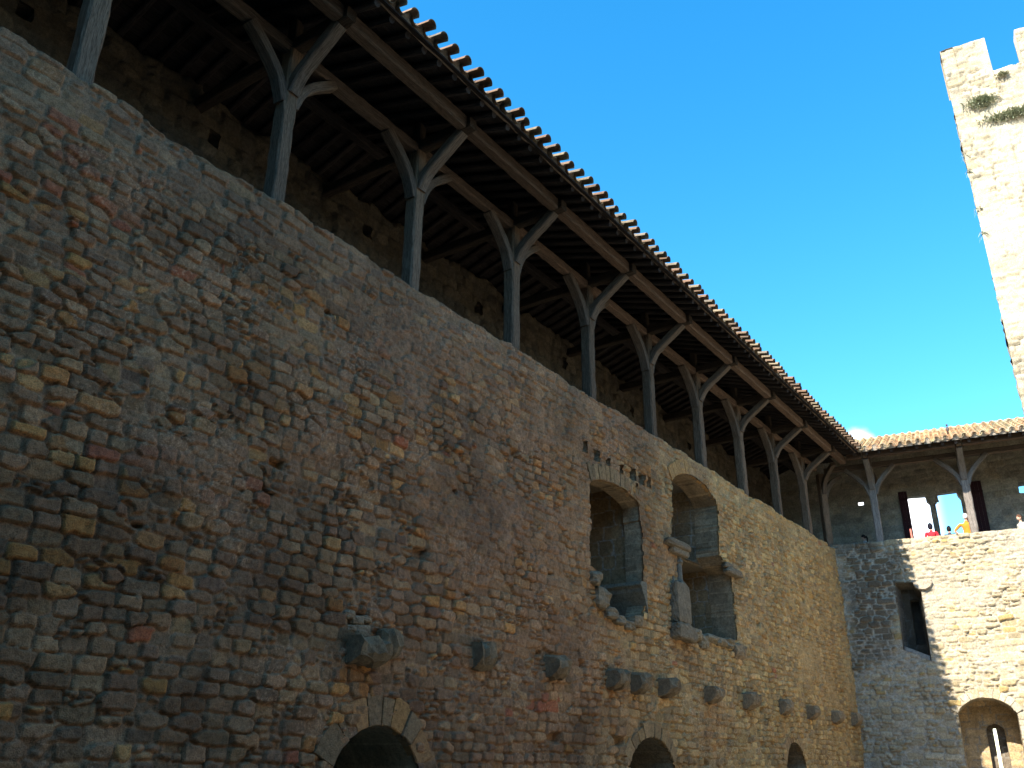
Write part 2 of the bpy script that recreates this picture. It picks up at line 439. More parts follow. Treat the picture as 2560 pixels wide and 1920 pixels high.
# niche interiors: the right jamb, the back and the left jamb stand behind the opening; the vault over them
def niche_box(xl, xr, y0, y1, z0, z1, col):
    n = [panel('niche_jamb', (xr, 0), (0, 1), (-1, 0), np.arange(y0, y1 + .03, .03), z0, z1, 130, ashlar(col, .42, .34, 71), courtyard_wall),
         panel('niche_back', (0, y1), (1, 0), (0, -1), np.arange(xl, xr + .04, .04), z0, z1, 100, ashlar(col, .5, .34, 72), courtyard_wall),
         panel('niche_jamb', (xl, 0), (0, -1), (1, 0), np.arange(-y1, -y0 + .03, .04), z0, z1, 100, ashlar(col, .42, .34, 73), courtyard_wall)]
    b = MB()
    b.add([(xl, y0, z1), (xr, y0, z1), (xr, y1, z1), (xl, y1, z1), (xl, y0, z1 + .1), (xr, y0, z1 + .1), (xr, y1, z1 + .1), (xl, y1, z1 + .1)],
          [(0, 1, 2, 3), (7, 6, 5, 4), (0, 4, 5, 1), (2, 6, 7, 3)], col)
    b.build('niche_vault', M_STONE, courtyard_wall)
    b = MB()
    b.add([(xl, y0 - .1, z0 + .012), (xr, y0 - .1, z0 + .012), (xr, y1, z0 + .2), (xl, y1, z0 + .2)], [(0, 1, 2, 3)], np.asarray(col) * .9)
    b.build('niche_floor', M_STONE, courtyard_wall)
niche_box(15.5, 17.98, YW + .40, YW + 1.5, 2.62, 5.95, (.20, .155, .10))
niche_box(19.5, 22.52, YW + .64, YW + 1.7, 4.92, 7.02, (.20, .172, .128))
niche_box(19.5, 23.2, YW + .64, YW + 1.7, 2.84, 4.90, (.20, .155, .10))
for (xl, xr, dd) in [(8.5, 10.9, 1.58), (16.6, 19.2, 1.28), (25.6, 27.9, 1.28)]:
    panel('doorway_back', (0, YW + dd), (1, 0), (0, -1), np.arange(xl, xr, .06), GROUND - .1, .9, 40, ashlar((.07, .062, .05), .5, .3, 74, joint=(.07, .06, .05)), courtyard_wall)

# voussoirs
def voussoirs(name, xl, xr, zl, zr, rise, thick, n, cols, proud, parent, axes=AX, back=-.10, rr=None):
    b = MB(); cut = [0]
    for k in range(n): cut.append(cut[-1] + random.uniform(.75, 1.3))
    cut = [c / cut[-1] for c in cut]
    pts = lambda t: (xr + (xl - xr) * t, zr + (zl - zr) * t + rise * (1 - (2 * t - 1) ** 2) ** .72)
    cx = (xl + xr) / 2; R = ((xr - xl) ** 2 / 4 + rise ** 2) / (2 * rise); cz = (zl + zr) / 2 + rise - R
    for k in range(n):
        th = thick * random.uniform(.85, 1.2)
        ts = [cut[k] + (cut[k + 1] - cut[k]) * q for q in (0.02, .34, .67, .98)]
        inner = [pts(t) for t in ts]
        outer = []
        for (x, z) in inner[::-1]:
            dx, dz = x - cx, z - cz; L = math.hypot(dx, dz); outer.append((x + dx / L * th, z + dz / L * th))
        c = np.array(cols[random.randrange(len(cols))]) * random.uniform(.8, 1.15)
        if parent is courtyard_wall: c = c * np.array((1.3, .98, .66))
        b.block(inner + outer, back, proud * random.uniform(.5, 1.2), axes, c, .015, .006)
    return b.build(name, M_STONE, parent)
VC1 = [(.29, .19, .10), (.22, .175, .13), (.245, .19, .135), (.28, .185, .11), (.20, .16, .125)]
VC2 = [(.26, .21, .145), (.29, .235, .155), (.23, .185, .13)]
voussoirs('arch_ring', 8.86, 10.53, -.08, -.08, .55, .40, 8, VC1, .055, courtyard_wall)
voussoirs('arch_ring', 16.96, 18.88, .02, .02, .50, .28, 9, VC2, .05, courtyard_wall)
voussoirs('arch_ring', 25.95, 27.55, .05, .05, .55, .28, 9, VC2, .05, courtyard_wall)
voussoirs('arch_ring', 15.69, 17.88, 5.44, 5.42, .22, .34, 15, [(.22, .175, .12), (.25, .20, .135), (.20, .165, .12)], .045, courtyard_wall)
voussoirs('arch_ring', 19.82, 22.55, 6.50, 6.50, .46, .38, 13, [(.30, .225, .125), (.32, .235, .13)], .008, courtyard_wall)
# jamb stones of the first doorway
b = MB()
for (x0, x1, z0_, z1_, c) in [(8.50, 8.855, -.62, -.10, (.26, .165, .085)), (8.42, 8.855, -1.5, -.64, (.19, .16, .13)), (10.535, 10.95, -.52, -.09, (.16, .14, .12)), (10.535, 10.9, -1.5, -.54, (.2, .16, .12))]:
    b.block([(x0, z0_), (x1, z0_), (x1, z1_), (x0, z1_)], -.1, .05, AX, c, .02, .01)
b.build('jamb_stones', M_STONE, courtyard_wall)

# corbels: (x, z, half width, half height, reach)
DK = (.215, .150, .085)
def corbel(x, z, w, h, d, col, seed):
    b = MB()
    V = []; F = []; prof = [(-.15, h), (d * .80, h * .95), (d, h * .55), (d * .98, -.1 * h), (d * .80, -.55 * h), (d * .45, -.9 * h), (-.15, -h)]
    nx = 6
    for i in range(nx + 1):
        a = -1 + 2 * i / nx; k = 1 - .14 * abs(a) ** 3
        for q, (pd, pz) in enumerate(prof):
            nn = (hsh(i * 7 + q, seed, 3) - .5) * .085
            V.append((x + a * w * (1 + .08 * float(hsh(q, seed, 9)) - .04), YW - pd * k - float(nn), z + pz * k + float(nn) * .8))
    P = len(prof)
    for i in range(nx):
        for q in range(P - 1): F.append((i * P + q, (i + 1) * P + q, (i + 1) * P + q + 1, i * P + q + 1))
    F.append(tuple(range(P))); F.append(tuple(nx * P + q for q in range(P - 1, -1, -1)))
    cc = np.array([np.array(col) * random.uniform(.75, 1.25) for _ in V])
    b.add(V, F, cc)
    return b.build('corbel', M_STONE, courtyard_wall)
for k, (x, z, w, h, d) in enumerate([(9.22, 1.38, .30, .20, .40), (9.68, 1.52, .20, .22, .22), (11.95, 1.57, .22, .22, .26), (14.15, 1.58, .23, .21, .32), (16.35, 1.54, .23, .20, .36), (17.30, 1.53, .21, .21, .36), (18.62, 1.53, .24, .20, .38),
                                   (21.0, 1.51, .26, .20, .36), (23.45, 1.52, .26, .21, .36), (26.0, 1.49, .27, .21, .34), (28.4, 1.46, .25, .19, .34), (30.9, 1.42, .25, .19, .34), (33.1, 1.44, .24, .22, .30), (23.10, 2.72, .34, .22, .16)]):
    corbel(x, z, w, h, d, np.array(DK) * (1 + .25 * (k > 6)), k)
b = MB()                                                                 # loose stones lodged above the first corbel
for (x, z, r_) in [(8.95, 1.86, .09), (9.12, 1.80, .10), (9.30, 1.84, .08), (9.22, 1.66, .14), (9.0, 1.68, .07)]:
    b.lump((x, YW + .02, z), (r_ * 1.3, .1, r_ * .7), (.27, .19, .115), .22, x, 4)
b.build('packing_stones', M_STONE, courtyard_wall)

# fireplace moulding on the right jamb of the first niche, rubble lip under it
b = MB()
prof = [(0, .24), (.26, .24), (.28, .16), (.22, .10), (.20, .02), (.10, -.14), (.04, -.30), (0, -.42)]
V = []; F = []; ys = np.linspace(YW - .06, YW + 1.4, 14)
for y in ys:
    for (p, z) in prof: V.append((17.97 - p + random.uniform(-.006, .006), y, 3.46 + z + random.uniform(-.006, .006)))
n = len(prof)
for i in range(len(ys) - 1):
    for q in range(n - 1): F.append((i * n + q, i * n + q + 1, (i + 1) * n + q + 1, (i + 1) * n + q))
F.append(tuple(range(n)))
b.add(V, F, (.19, .165, .115)); b.build('niche_moulding', M_STONE, courtyard_wall)
b = MB()
for k, (x, z, rx, rz) in enumerate([(16.05, 3.10, .26, .22), (16.35, 2.84, .20, .12), (16.7, 2.74, .22, .10), (17.1, 2.68, .22, .10), (15.78, 3.45, .20, .14), (17.5, 2.80, .2, .13)]):
    b.lump((x, YW + .10, z), (rx, .22, rz), (.24, .18, .11), .3, k, 5)
b.build('niche_rubble', M_STONE, courtyard_wall)
b = MB()
for k, (x, z, rx, rz) in enumerate([(20.55, 2.86, .24, .14), (20.9, 2.72, .20, .16), (21.4, 2.86, .30, .12), (21.95, 2.84, .3, .12), (22.5, 2.86, .28, .12)]):
    b.lump((x, YW + .12, z), (rx, .26, rz), (.27, .21, .13), .3, k + 9, 5)
b.build('niche_rubble', M_STONE, courtyard_wall)

# broken colonnette beside the second niche: capital, twin shafts, pedestal, base
def lathe(b, cx, cy, prof, col, seg=14):
    V = []; F = []
    for (r_, z) in prof:
        for j in range(seg):
            a = 2 * math.pi * j / seg; V.append((cx + r_ * math.cos(a) + random.uniform(-.005, .005), cy + r_ * math.sin(a), z + random.uniform(-.005, .005)))
    for i in range(len(prof) - 1):
        for j in range(seg):
            q = (j + 1) % seg; F.append((i * seg + j, i * seg + q, (i + 1) * seg + q, (i + 1) * seg + j))
    F.append(tuple(range(seg - 1, -1, -1))); F.append(tuple((len(prof) - 1) * seg + j for j in range(seg)))
    b.add(V, F, np.array([np.array(col) * random.uniform(.85, 1.15) for _ in V]))
CG = (.17, .145, .105)
b = MB(); lathe(b, 19.78, YW - .02, [(.10, 3.95), (.11, 4.0), (.085, 4.05), (.085, 4.42), (.12, 4.45), (.12, 4.49), (.085, 4.53), (.09, 4.66), (.16, 4.74)], CG)
lathe(b, 19.48, YW + .04, [(.08, 3.95), (.07, 4.02), (.07, 4.62), (.12, 4.74)], CG)
b.build('colonnette', M_STONE, courtyard_wall)
CW = (.20, .155, .10)
def worn(name, *lumps):
    b = MB()
    for (x, d, z, rx, ry, rz_, sq) in lumps: b.lump((x, YW - d, z), (rx, ry, rz_), np.array(CW) * random.uniform(.85, 1.1), .16, x, sq, 26, 16)
    return b.build(name, M_STONE, courtyard_wall)
worn('capital', (19.62, .08, 4.84, .62, .17, .10, 4), (19.72, .06, 4.70, .46, .13, .10, 5))
worn('pedestal', (19.66, .05, 3.48, .36, .15, .50, 7))
worn('pedestal_base', (19.58, .08, 2.82, .37, .18, .19, 6), (20.06, .06, 2.80, .20, .16, .18, 4))
worn('niche_moulding', (23.22, .04, 4.78, .52, .13, .10, 4), (22.92, .02, 4.92, .26, .10, .08, 4))

# ================================================================== the end wall, in its own plan frame
OF = np.array([33.78, 9.0]); UF = np.array([.1503, -.9886]); VF = np.array([-.9886, -.1503])
def Fp(a, v, z): 
    p = OF + UF * a + VF * v; return (p[0], p[1], z)
FAX = (Fp(0, 0, 0), (UF[0], UF[1], 0), (0, 0, 1), (VF[0], VF[1], 0))
ZF = 7.56
def end_wall(u, z):
    h1, m1, r1 = masonry(u, z, .40, .205, .55, .30, 203, .25, .012, .045, .04)
    h2, m2, r2 = masonry(u, z, .30, .135, .6, .3, 223, .2, .011, .04, .05)
    n1 = fbm(u * .5, z * .6, 291, 4)
    k = n1 < .47
    h = np.where(k, h2, h1); m = np.where(k, m2, m1); q2 = np.where(k, r2(2), r1(2)); q3 = np.where(k, r2(3), r1(3)); q4 = np.where(k, r2(4), r1(4))
    c = palette(q2, [(.40, .345, .25), (.44, .385, .29), (.36, .305, .21), (.47, .42, .32), (.40, .33, .22)], [1] * 5) * (.82 + .36 * q3)[..., None]
    c = np.where((q4 < .08)[..., None], np.array((.42, .31, .15)), c)
    dk = sstep(.38, .58, fbm(u * .55 + 4, z * .5, 292, 4) + .42 * blob(u, z, .9, 5.0, 1.5, 2.4) - .16)          # old black crust near the corner, coloured deeper to darken the shaded part
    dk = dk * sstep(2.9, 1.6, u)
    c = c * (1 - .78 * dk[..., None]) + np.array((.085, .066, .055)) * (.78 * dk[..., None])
    c = c * np.array((.98, .93, .82))
    mort = np.array((.40, .35, .27)) * (.7 + .6 * fbm(u * 8, z * 8, 293, 3))[..., None]
    deep = fbm(u * 1.2, z * 1.5, 294, 3) > .50
    h = h - (1 - m) * np.where(deep, .034, .0)
    c = c * m[..., None] + mort * (1 - m)[..., None]
    er = sstep(.50, .64, fbm(u * .7, z * .9, 295, 4)) * .7
    g = fbm(u * 6, z * 7, 296, 4)
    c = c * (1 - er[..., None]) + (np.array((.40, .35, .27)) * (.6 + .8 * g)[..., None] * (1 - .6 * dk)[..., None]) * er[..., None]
    h = h * (1 - .6 * er) + er * (g - .5) * .05 + (fbm(u * .6, z * .7, 297, 3) - .5) * .10
    return h, c
slitF = [(1.86, 6.02), (2.46, 6.01), (2.47, 5.80), (2.66, 5.66), (2.64, 4.4), (2.62, 3.3), (2.2, 3.55), (1.78, 3.72), (1.82, 4.8)]
doorF = [(3.13, GROUND - .2), (4.88, GROUND - .2), (4.88, 1.60)] + arc(3.14, 1.62, 4.88, 1.60, .50)[1:-1] + [(3.14, 1.62)]
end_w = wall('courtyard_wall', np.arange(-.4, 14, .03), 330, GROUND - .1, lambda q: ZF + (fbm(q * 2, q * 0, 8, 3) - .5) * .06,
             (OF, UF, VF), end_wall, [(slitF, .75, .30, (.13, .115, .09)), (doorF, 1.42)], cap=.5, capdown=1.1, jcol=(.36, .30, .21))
tag(end_w, 'sunlit pale stone end wall with arched doorway and dark slit recess, half in shadow', 'wall')
pF = lambda v: tuple(OF + VF * v)
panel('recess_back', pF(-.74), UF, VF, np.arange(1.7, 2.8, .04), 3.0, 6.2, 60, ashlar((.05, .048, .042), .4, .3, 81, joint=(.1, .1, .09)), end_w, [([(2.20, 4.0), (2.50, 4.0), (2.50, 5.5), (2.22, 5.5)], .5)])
panel('slit_back', pF(-1.22), UF, VF, np.arange(1.9, 2.9, .04), 3.6, 5.9, 40, ashlar((.035, .035, .033), .4, .3, 84, joint=(.03, .03, .03)), end_w)  # panel coloured near-black in place of the slit's deep shade
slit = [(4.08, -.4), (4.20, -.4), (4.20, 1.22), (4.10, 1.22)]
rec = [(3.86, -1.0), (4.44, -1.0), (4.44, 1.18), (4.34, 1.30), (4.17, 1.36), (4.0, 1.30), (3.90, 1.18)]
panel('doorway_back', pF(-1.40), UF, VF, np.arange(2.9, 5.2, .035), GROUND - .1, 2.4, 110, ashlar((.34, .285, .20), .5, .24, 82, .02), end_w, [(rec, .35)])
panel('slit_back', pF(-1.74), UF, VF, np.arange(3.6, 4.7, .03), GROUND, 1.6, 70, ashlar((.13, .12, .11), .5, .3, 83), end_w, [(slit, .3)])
voussoirs('arch_ring', 3.14, 4.88, 1.62, 1.60, .50, .26, 12, [(.44, .38, .28), (.47, .42, .32), (.40, .33, .22)], .05, end_w, FAX)
b = MB(); b.block([(2.44, 6.0), (2.47, 5.82), (2.58, 5.72), (2.82, 5.70), (2.98, 5.78), (3.08, 5.92), (3.06, 6.04)], -.2, .10, FAX, (.40, .34, .26), .03, .01); b.build('corbel', M_STONE, end_w)
b = MB(); b.block([(1.84, 3.86), (2.60, 3.50), (2.62, 3.18), (1.80, 3.55)], -.5, -.02, FAX, (.24, .235, .21), .05, .02); b.build('recess_sill', M_STONE, end_w)

# ================================================================== walls behind the galleries
def ruin(u, z):
    h, m, r = masonry(u, z, .42, .26, .5, .25, 303, .12, .014, .05, .05)
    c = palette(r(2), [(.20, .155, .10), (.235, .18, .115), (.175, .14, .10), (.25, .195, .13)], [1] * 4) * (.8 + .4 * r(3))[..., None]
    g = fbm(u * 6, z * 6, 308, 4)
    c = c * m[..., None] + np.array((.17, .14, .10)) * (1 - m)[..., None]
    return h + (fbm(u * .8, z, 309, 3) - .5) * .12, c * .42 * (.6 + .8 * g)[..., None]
def ragged(q):
    n = 10.83 + (fbm(q * 1.1, q * 0, 311, 4) - .5) * .50
    st = np.floor(q / .62 + (fbm(q * .5, q * 0, 313, 2) - .5)); 
    return n + (hsh(st, st * 0, 312) - .5) * .20
YB = 11.6
rholes = [([(x - .12, z - .15), (x + .12, z - .15), (x + .12, z + .14), (x - .12, z + .14)], .5) for (x, z) in [(7.4, 10.05), (11.25, 10.17), (15.1, 10.05), (18.99, 10.07), (22.92, 9.92), (27.0, 10.0), (4.0, 10.1)]]
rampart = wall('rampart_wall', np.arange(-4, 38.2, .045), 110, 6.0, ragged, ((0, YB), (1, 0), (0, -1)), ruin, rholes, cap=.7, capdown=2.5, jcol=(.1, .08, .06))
tag(rampart, 'dim ragged-topped stone wall behind the row of timber posts', 'wall')
def backF(u, z):
    h, m, r = masonry(u, z, .45, .24, .45, .2, 403, .15, .011, .02, .03)
    c = palette(r(2), [(.27, .25, .19), (.30, .27, .205), (.24, .22, .175), (.29, .25, .18)], [1] * 4) * (.85 + .3 * r(3))[..., None]
    g = fbm(u * 4, z * 4, 408, 4)
    c = c * m[..., None] + np.array((.28, .25, .20)) * (1 - m)[..., None]
    return h, c * (.65 + .7 * g)[..., None]
VB = -2.6
win1 = [(2.60, 7.2), (3.40, 7.2), (3.40, 9.42), (3.30, 9.50), (3.28, 9.74), (2.62, 9.76)]
win2 = [(3.60, 7.2), (4.52, 7.2), (4.50, 9.48), (4.42, 9.60), (4.40, 9.78), (3.72, 9.76), (3.72, 9.52), (3.60, 9.42)]
gholes = [(win1, .35), (win2, .35), ([(.82, 9.62), (1.02, 9.62), (1.02, 9.76), (.82, 9.76)], .12), ([(6.5, 9.45), (6.95, 9.42), (6.95, 9.86), (6.52, 9.84)], .6)]
back_wall = wall('gallery_back_wall', np.arange(-3.3, 14, .04), 150, 6.0, 11.93, (pF(VB), UF, VF), backF, gholes, cap=.6, capdown=.7, jcol=(.22, .22, .20))
tag(back_wall, 'plain stone back wall of the sunny gallery with a twin window open to the sky', 'wall')
BAX = (Fp(0, VB, 0), (UF[0], UF[1], 0), (0, 0, 1), (VF[0], VF[1], 0))
WD = (.045, .020, .022)
for (a0, a1, z1_) in [(2.34, 2.66, 9.96), (4.92, 5.30, 10.06)]:
    b = MB(); nb = 3
    for k in range(nb):
        x0 = a0 + (a1 - a0) * k / nb; x1 = a0 + (a1 - a0) * (k + 1) / nb - .006
        b.block([(x0, 7.1), (x1, 7.1), (x1, z1_), (x0, z1_)], .05, .10, BAX, np.array(WD) * random.uniform(.8, 1.2), .006, .002)
    for z in (7.6, 9.6): b.block([(a0, z), (a1, z), (a1, z + .1), (a0, z + .1)], .10, .125, BAX, np.array(WD) * .8, .006, .002)
    b.build('shutter', M_WOOD, back_wall)
voussoirs('relieving_arch', 2.75, 4.6, 10.12, 10.08, .34, .16, 9, [(.27, .245, .19), (.30, .27, .21)], .04, back_wall, BAX)
b = MB(); b.block([(.70, 9.52), (1.14, 9.52), (1.14, 10.0), (.70, 10.0)], -.45, -.32, BAX, (.1, .1, .09)); 
# walkway floors
def slab(name, pts, z0, z1, col, label):
    b = MB(); n = len(pts)
    b.add([(p[0], p[1], z0) for p in pts] + [(p[0], p[1], z1) for p in pts], [tuple(range(n - 1, -1, -1)), tuple(range(n, 2 * n))] + [(i, (i + 1) % n, n + (i + 1) % n, n + i) for i in range(n)], col)
    o = b.build(name, M_STONE); o['kind'] = 'structure'; return o
slab('walkway', [(-8, YW + .56), (19.3, YW + .56), (19.3, 10.85), (22.8, 10.85), (22.8, YW + .56), (XC - .0, YW + .56), (35.6, YB - .03), (35.6, YB), (-8, YB - .02)], 6.2, 6.45, (.25, .22, .18), '')
slab('walkway', [Fp(-.45, -.52, 0)[:2], Fp(14, -.52, 0)[:2], Fp(14, VB + .03, 0)[:2], Fp(-2.0, VB + .03, 0)[:2]], 6.3, 6.6, (.3, .26, .2), '')

# ================================================================== timber galleries
OAK = np.array((.165, .112, .074)); BRN = np.array((.105, .072, .052)); RAF = np.array((.036, .030, .028)); GRB = np.array((.120, .092, .070))
TANP = .325; YE = 7.50; ZE = 10.42                   # rafter underside at the eave
YR = 10.7; ZRIDGE = ZE + (YR - YE) * TANP
def rz(y): return ZE + (y - YE) * TANP if y < YR else ZRIDGE - (y - YR) * TANP
XS = [3.93 + 3.048 * n for n in range(10)]
posts_L = []
YP = 9.20
ORD = ['first', 'second', 'third', 'fourth', 'fifth', 'sixth', 'seventh', 'eighth', 'ninth', 'tenth']
def timber_post(root_loc, rot, zbase, ztop, zj, ztop_plate, outer=(1.07, 10.34), braces=(-1, 1), col=OAK, bcol=GRB, out=True):
    r = empty('timber_post', root_loc, rot)          # local: x along the gallery, -y out to the court
    h0 = 0; H = ztop - zbase; J = zj - zbase; PT = ztop_plate - zbase
    MB().beam([(0, 0, h0), (0, 0, H)], .255 * random.uniform(.94, 1.06), .25, (0, 1, 0), col * random.uniform(.8, 1.15), 16, .009, .12).build('shaft', M_WOOD, r)
    for s in braces:
        MB().beam([(s * .09, 0, J - .32), (s * .22, 0, J + .10), (s * .52, 0, J + .42), (s * .86, 0, PT + .03)], .155, .215, (0, 1, 0), bcol, 10, .004, .12).build('brace', M_WOOD, r)
    if out:
        MB().beam([(0, -.09, J - .12), (0, -.22, J + .18), (0, -.62, J + .44), (0, -outer[0] + .02, outer[1] - zbase + .03)], .18, .20, (1, 0, 0), bcol * 1.05, 10, .004, .12).build('brace', M_WOOD, r)
    return r
for n, x in enumerate(XS):
    r = timber_post((x, YP, 7.40), 0, 7.40, 10.33, 9.62, 10.28)
    desc = {0: 'grey timber post cut off by the top edge of the photo, leftmost of the row',
            1: 'large grey braced timber post, second from the left on the parapet'}.get(n, 'braced timber post, %s from the left on the long shaded parapet' % ORD[n])
    if n == 9: desc = 'braced timber post on the shaded parapet, last one before the corner post'
    tag(r, desc, 'post', 'timber posts of the shaded gallery')
r = timber_post((33.85, 9.22, 7.44), math.radians(-40), 7.44, 10.33, 9.72, 10.28, braces=(1,), out=False)
MB().beam([(-.0, -.08, 2.1), (-.02, -.2, 2.5), (-.1, -.6, 2.75), (-.2, -1.2, 2.95)], .15, .18, (1, 0, 0), GRB * .8, 10).build('brace', M_WOOD, r)
tag(r, 'dark slender timber post standing in the corner where both galleries meet', 'post', 'timber posts of the shaded gallery')
rotF = math.atan2(UF[1], UF[0])
for k, (a, lab) in enumerate([(1.58, 'shaded timber post with Y braces, left of the twin window on the end wall'), (4.70, 'timber post with its lower half in bright sun, beside the person in orange'), (7.80, 'timber post at the right edge, only its brace reaching into the photo')]):
    r = timber_post(Fp(a, -.17, 7.50), rotF, 7.50, 10.40, 9.66, 10.38, outer=(1.20, 10.40), col=np.array((.22, .19, .165)), bcol=np.array((.15, .135, .12)))
    tag(r, lab, 'post', 'timber posts of the sunny gallery')

# --- roof of the long gallery
roofL = empty('gallery_roof', (15, 9.5, 10.3)); tag(roofL, 'long dark tiled timber roof sloping over the shaded wall', 'roof')
def addto(parent, mb, name, mat=M_WOOD):
    o = mb.build(name, mat); o.parent = parent; o.matrix_parent_inverse = Matrix.Translation(parent.location).inverted(); return o
xv = lambda y: XC - .8594 * (9 - y)                   # valley line towards the other roof
for n, x in enumerate(XS + [33.2]):
    if n < 10:
        addto(roofL, MB().beam([(x, 7.92, 10.44), (x, 13.2, 10.44)], .19, .21, (0, 0, 1), GRB * .45, 14), 'tie_beam')
        addto(roofL, MB().beam([(x, YP, 10.53), (x, YP, rz(YP))], .18, .18, (0, 1, 0), GRB * .4, 4), 'king_strut')
    x0 = (XS[n - 1] if n else -6) + .10; x1 = min(x - .10, xv(8.13) if n == 10 else 99)
    cB = mix(np.array([GRB * .62]), BRN * .95, np.array([min(1., max(0., (n - 1) / 3))]))[0] * (1 + .05 * n)
    addto(roofL, MB().beam([(x0, 8.10, 10.47), (x1, 8.10, 10.47)], .21, .25, (0, 0, 1), cB, 14, .008), 'eave_beam')
    addto(roofL, MB().beam([(x0, YP, 10.38), (x - .10, YP, 10.38)], .20, .20, (0, 0, 1), cB * 1.05, 14, .008), 'wall_plate')
for i, x in enumerate(np.arange(2.9, 33.6, .378)):
    y0 = YE + random.uniform(-.03, .03)
    if x > xv(y0) - .05: y0 = 9 - (XC - x) / .8594 + .08
    ya = y0; yb = YR
    jx = random.uniform(-.02, .02)
    addto(roofL, MB().beam([(x + jx, ya, rz(ya) + .055), (x, yb, rz(yb) + .055)], .115, .12, (0, 0, 1), RAF * random.uniform(.8, 1.3), 10, .007, .28), 'rafter')
b = MB()
for i, x in enumerate(np.arange(2.9, 36, .378)):
    b.beam([(x, YR, rz(YR) + .055), (x, 13.9, rz(13.9) + .055)], .11, .12, (0, 0, 1), RAF * random.uniform(.8, 1.3), 6, .006, .25)
o = addto(roofL, b, 'rear_rafters'); o['kind'] = 'stuff'
for y in (10.75, 12.0):
    addto(roofL, MB().beam([(-6, y, rz(y) - .10), (36, y, rz(y) - .10)], .18, .18, (0, 0, 1), RAF * 1.3, 40), 'purlin')
# boarding over the rafters, in planks that follow the eave
b = MB()
def plank(b, p0, p1, wv, t, col):
    p0 = Vector(p0); p1 = Vector(p1); wv = Vector(wv); up = (p1 - p0).cross(wv).normalized() * t
    if up.z < 0: up = -up
    V = [p0, p1, p1 + wv, p0 + wv]; V = V + [q + up for q in V]
    b.add(V, [(0, 3, 2, 1), (4, 5, 6, 7), (0, 1, 5, 4), (1, 2, 6, 5), (2, 3, 7, 6), (3, 0, 4, 7)], col, [(q.x * .8, q.y, q.z) for q in V])
y = YE - .12
while y < YR - .02:
    w_ = .16; xe = min(xv(y + .08) + (.3 if y < 8.8 else .95), 36.6)
    plank(b, (-8, y, rz(y) + .115), (xe, y, rz(y) + .115), (0, w_ - .006, (w_ - .006) * TANP), .022, RAF * random.uniform(.7, 1.15)); y += w_
y = YR
while y < 13.9:
    plank(b, (-8, y, rz(y) + .118), (36.5, y, rz(y) + .118), (0, .154, -.154 * TANP), .022, RAF * random.uniform(.7, 1.15)); y += .16
addto(roofL, b, 'roof_boards')
b = MB()
for k in range(24): 
    z = 6.0 + k * .2
    plank(b, (-8, 13.45, z), (37, 13.45, z), (0, 0, .194), .03, RAF * random.uniform(.7, 1.2))
addto(roofL, b, 'rear_boarding')
b = MB()
for k in range(7): plank(b, (-8, 9.6 + k * .6, 6), (-8, 9.6 + k * .6, 11.6), (0, .595, 0), .03, RAF)
addto(roofL, b, 'end_boarding')
# thin laths at the rafter ends, then mortar, then the tiles
addto(roofL, MB().beam([(-8, YE - .03, rz(YE) + .135), (xv(YE) + .02, YE - .03, rz(YE) + .135)], .05, .06, (0, 0, 1), GRB * 1.3, 120, .012), 'eave_lath')

TC = np.array([(.30, .175, .105), (.34, .215, .135), (.25, .165, .11), (.36, .27, .17), (.28, .22, .16), (.33, .19, .12)])
def tile(b, P, a, d0, d1, r0, r1, up, col, h0, h1, thick=.013, seg=7):
    """half-round clay tile from d0 to d1 up the slope; up: cover (True) or channel. P(a, d, h) -> point"""
    V = []; F = []
    for (d, r_, h) in ((d0, r0, h0), (d1, r1, h1)):
        for rr in (r_, r_ - thick):
            for k in range(seg + 1):
                t = math.pi * k / seg
                V.append(P(a + rr * math.cos(t), d, h + (rr * math.sin(t) if up else r_ - rr * math.sin(t))))
    n = seg + 1
    for k in range(seg):
        F += [(k, k + 1, 2 * n + k + 1, 2 * n + k), (n + k, 3 * n + k, 3 * n + k + 1, n + k + 1), (k, n + k, n + k + 1, k + 1), (2 * n + k, 2 * n + k + 1, 3 * n + k + 1, 3 * n + k)]
    F += [(0, 2 * n, 3 * n, n), (seg, n + seg, 3 * n + seg, 2 * n + seg)]
    b.add(V, F, col)
def tiled(parent, P, a0, a1, pitch, dlen, ok, warm, d_over, ch, mo_d, mo_c):
    b = MB(); mo = MB()
    na = int((a1 - a0) / pitch); nr = int(dlen / .37) + 1
    for k in range(na):
        a = a0 + k * pitch + random.uniform(-.02, .02); o0 = d_over + random.uniform(-.075, .04)
        for r_ in range(nr):
            d = r_ * .37
            if not ok(a, d + .15): continue
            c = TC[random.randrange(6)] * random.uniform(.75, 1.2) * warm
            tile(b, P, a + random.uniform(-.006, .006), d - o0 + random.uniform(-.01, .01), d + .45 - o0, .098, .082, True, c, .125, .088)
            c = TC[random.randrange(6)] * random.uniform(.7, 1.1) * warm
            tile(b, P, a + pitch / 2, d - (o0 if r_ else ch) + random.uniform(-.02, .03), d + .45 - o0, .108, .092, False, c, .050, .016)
        if ok(a, .15):
            V = []; F = []; n = 7                        # mortar under the first tile
            for d in (mo_d + random.uniform(-.03, .03), .25):
                V += [P(a + .094 * math.cos(math.pi * q / (n - 1)) + random.uniform(-.008, .008), d + random.uniform(-.012, .012), .10 + .10 * math.sin(math.pi * q / (n - 1))) for q in range(n)]
                V += [P(a - .135, d + random.uniform(-.015, .015), -.005), P(a + .135, d, -.005)]
            m_ = n + 2
            for q in range(m_): F.append((q, (q + 1) % m_, m_ + (q + 1) % m_, m_ + q))
            F += [tuple(range(m_ - 1, -1, -1)), tuple(range(m_, 2 * m_))]
            mo.add(V, F, np.array((.27, .23, .185)) * random.uniform(.7, 1.15) * mo_c)
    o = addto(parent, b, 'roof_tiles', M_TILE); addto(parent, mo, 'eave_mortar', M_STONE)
cs = 1 / math.hypot(1, TANP); sn = TANP * cs
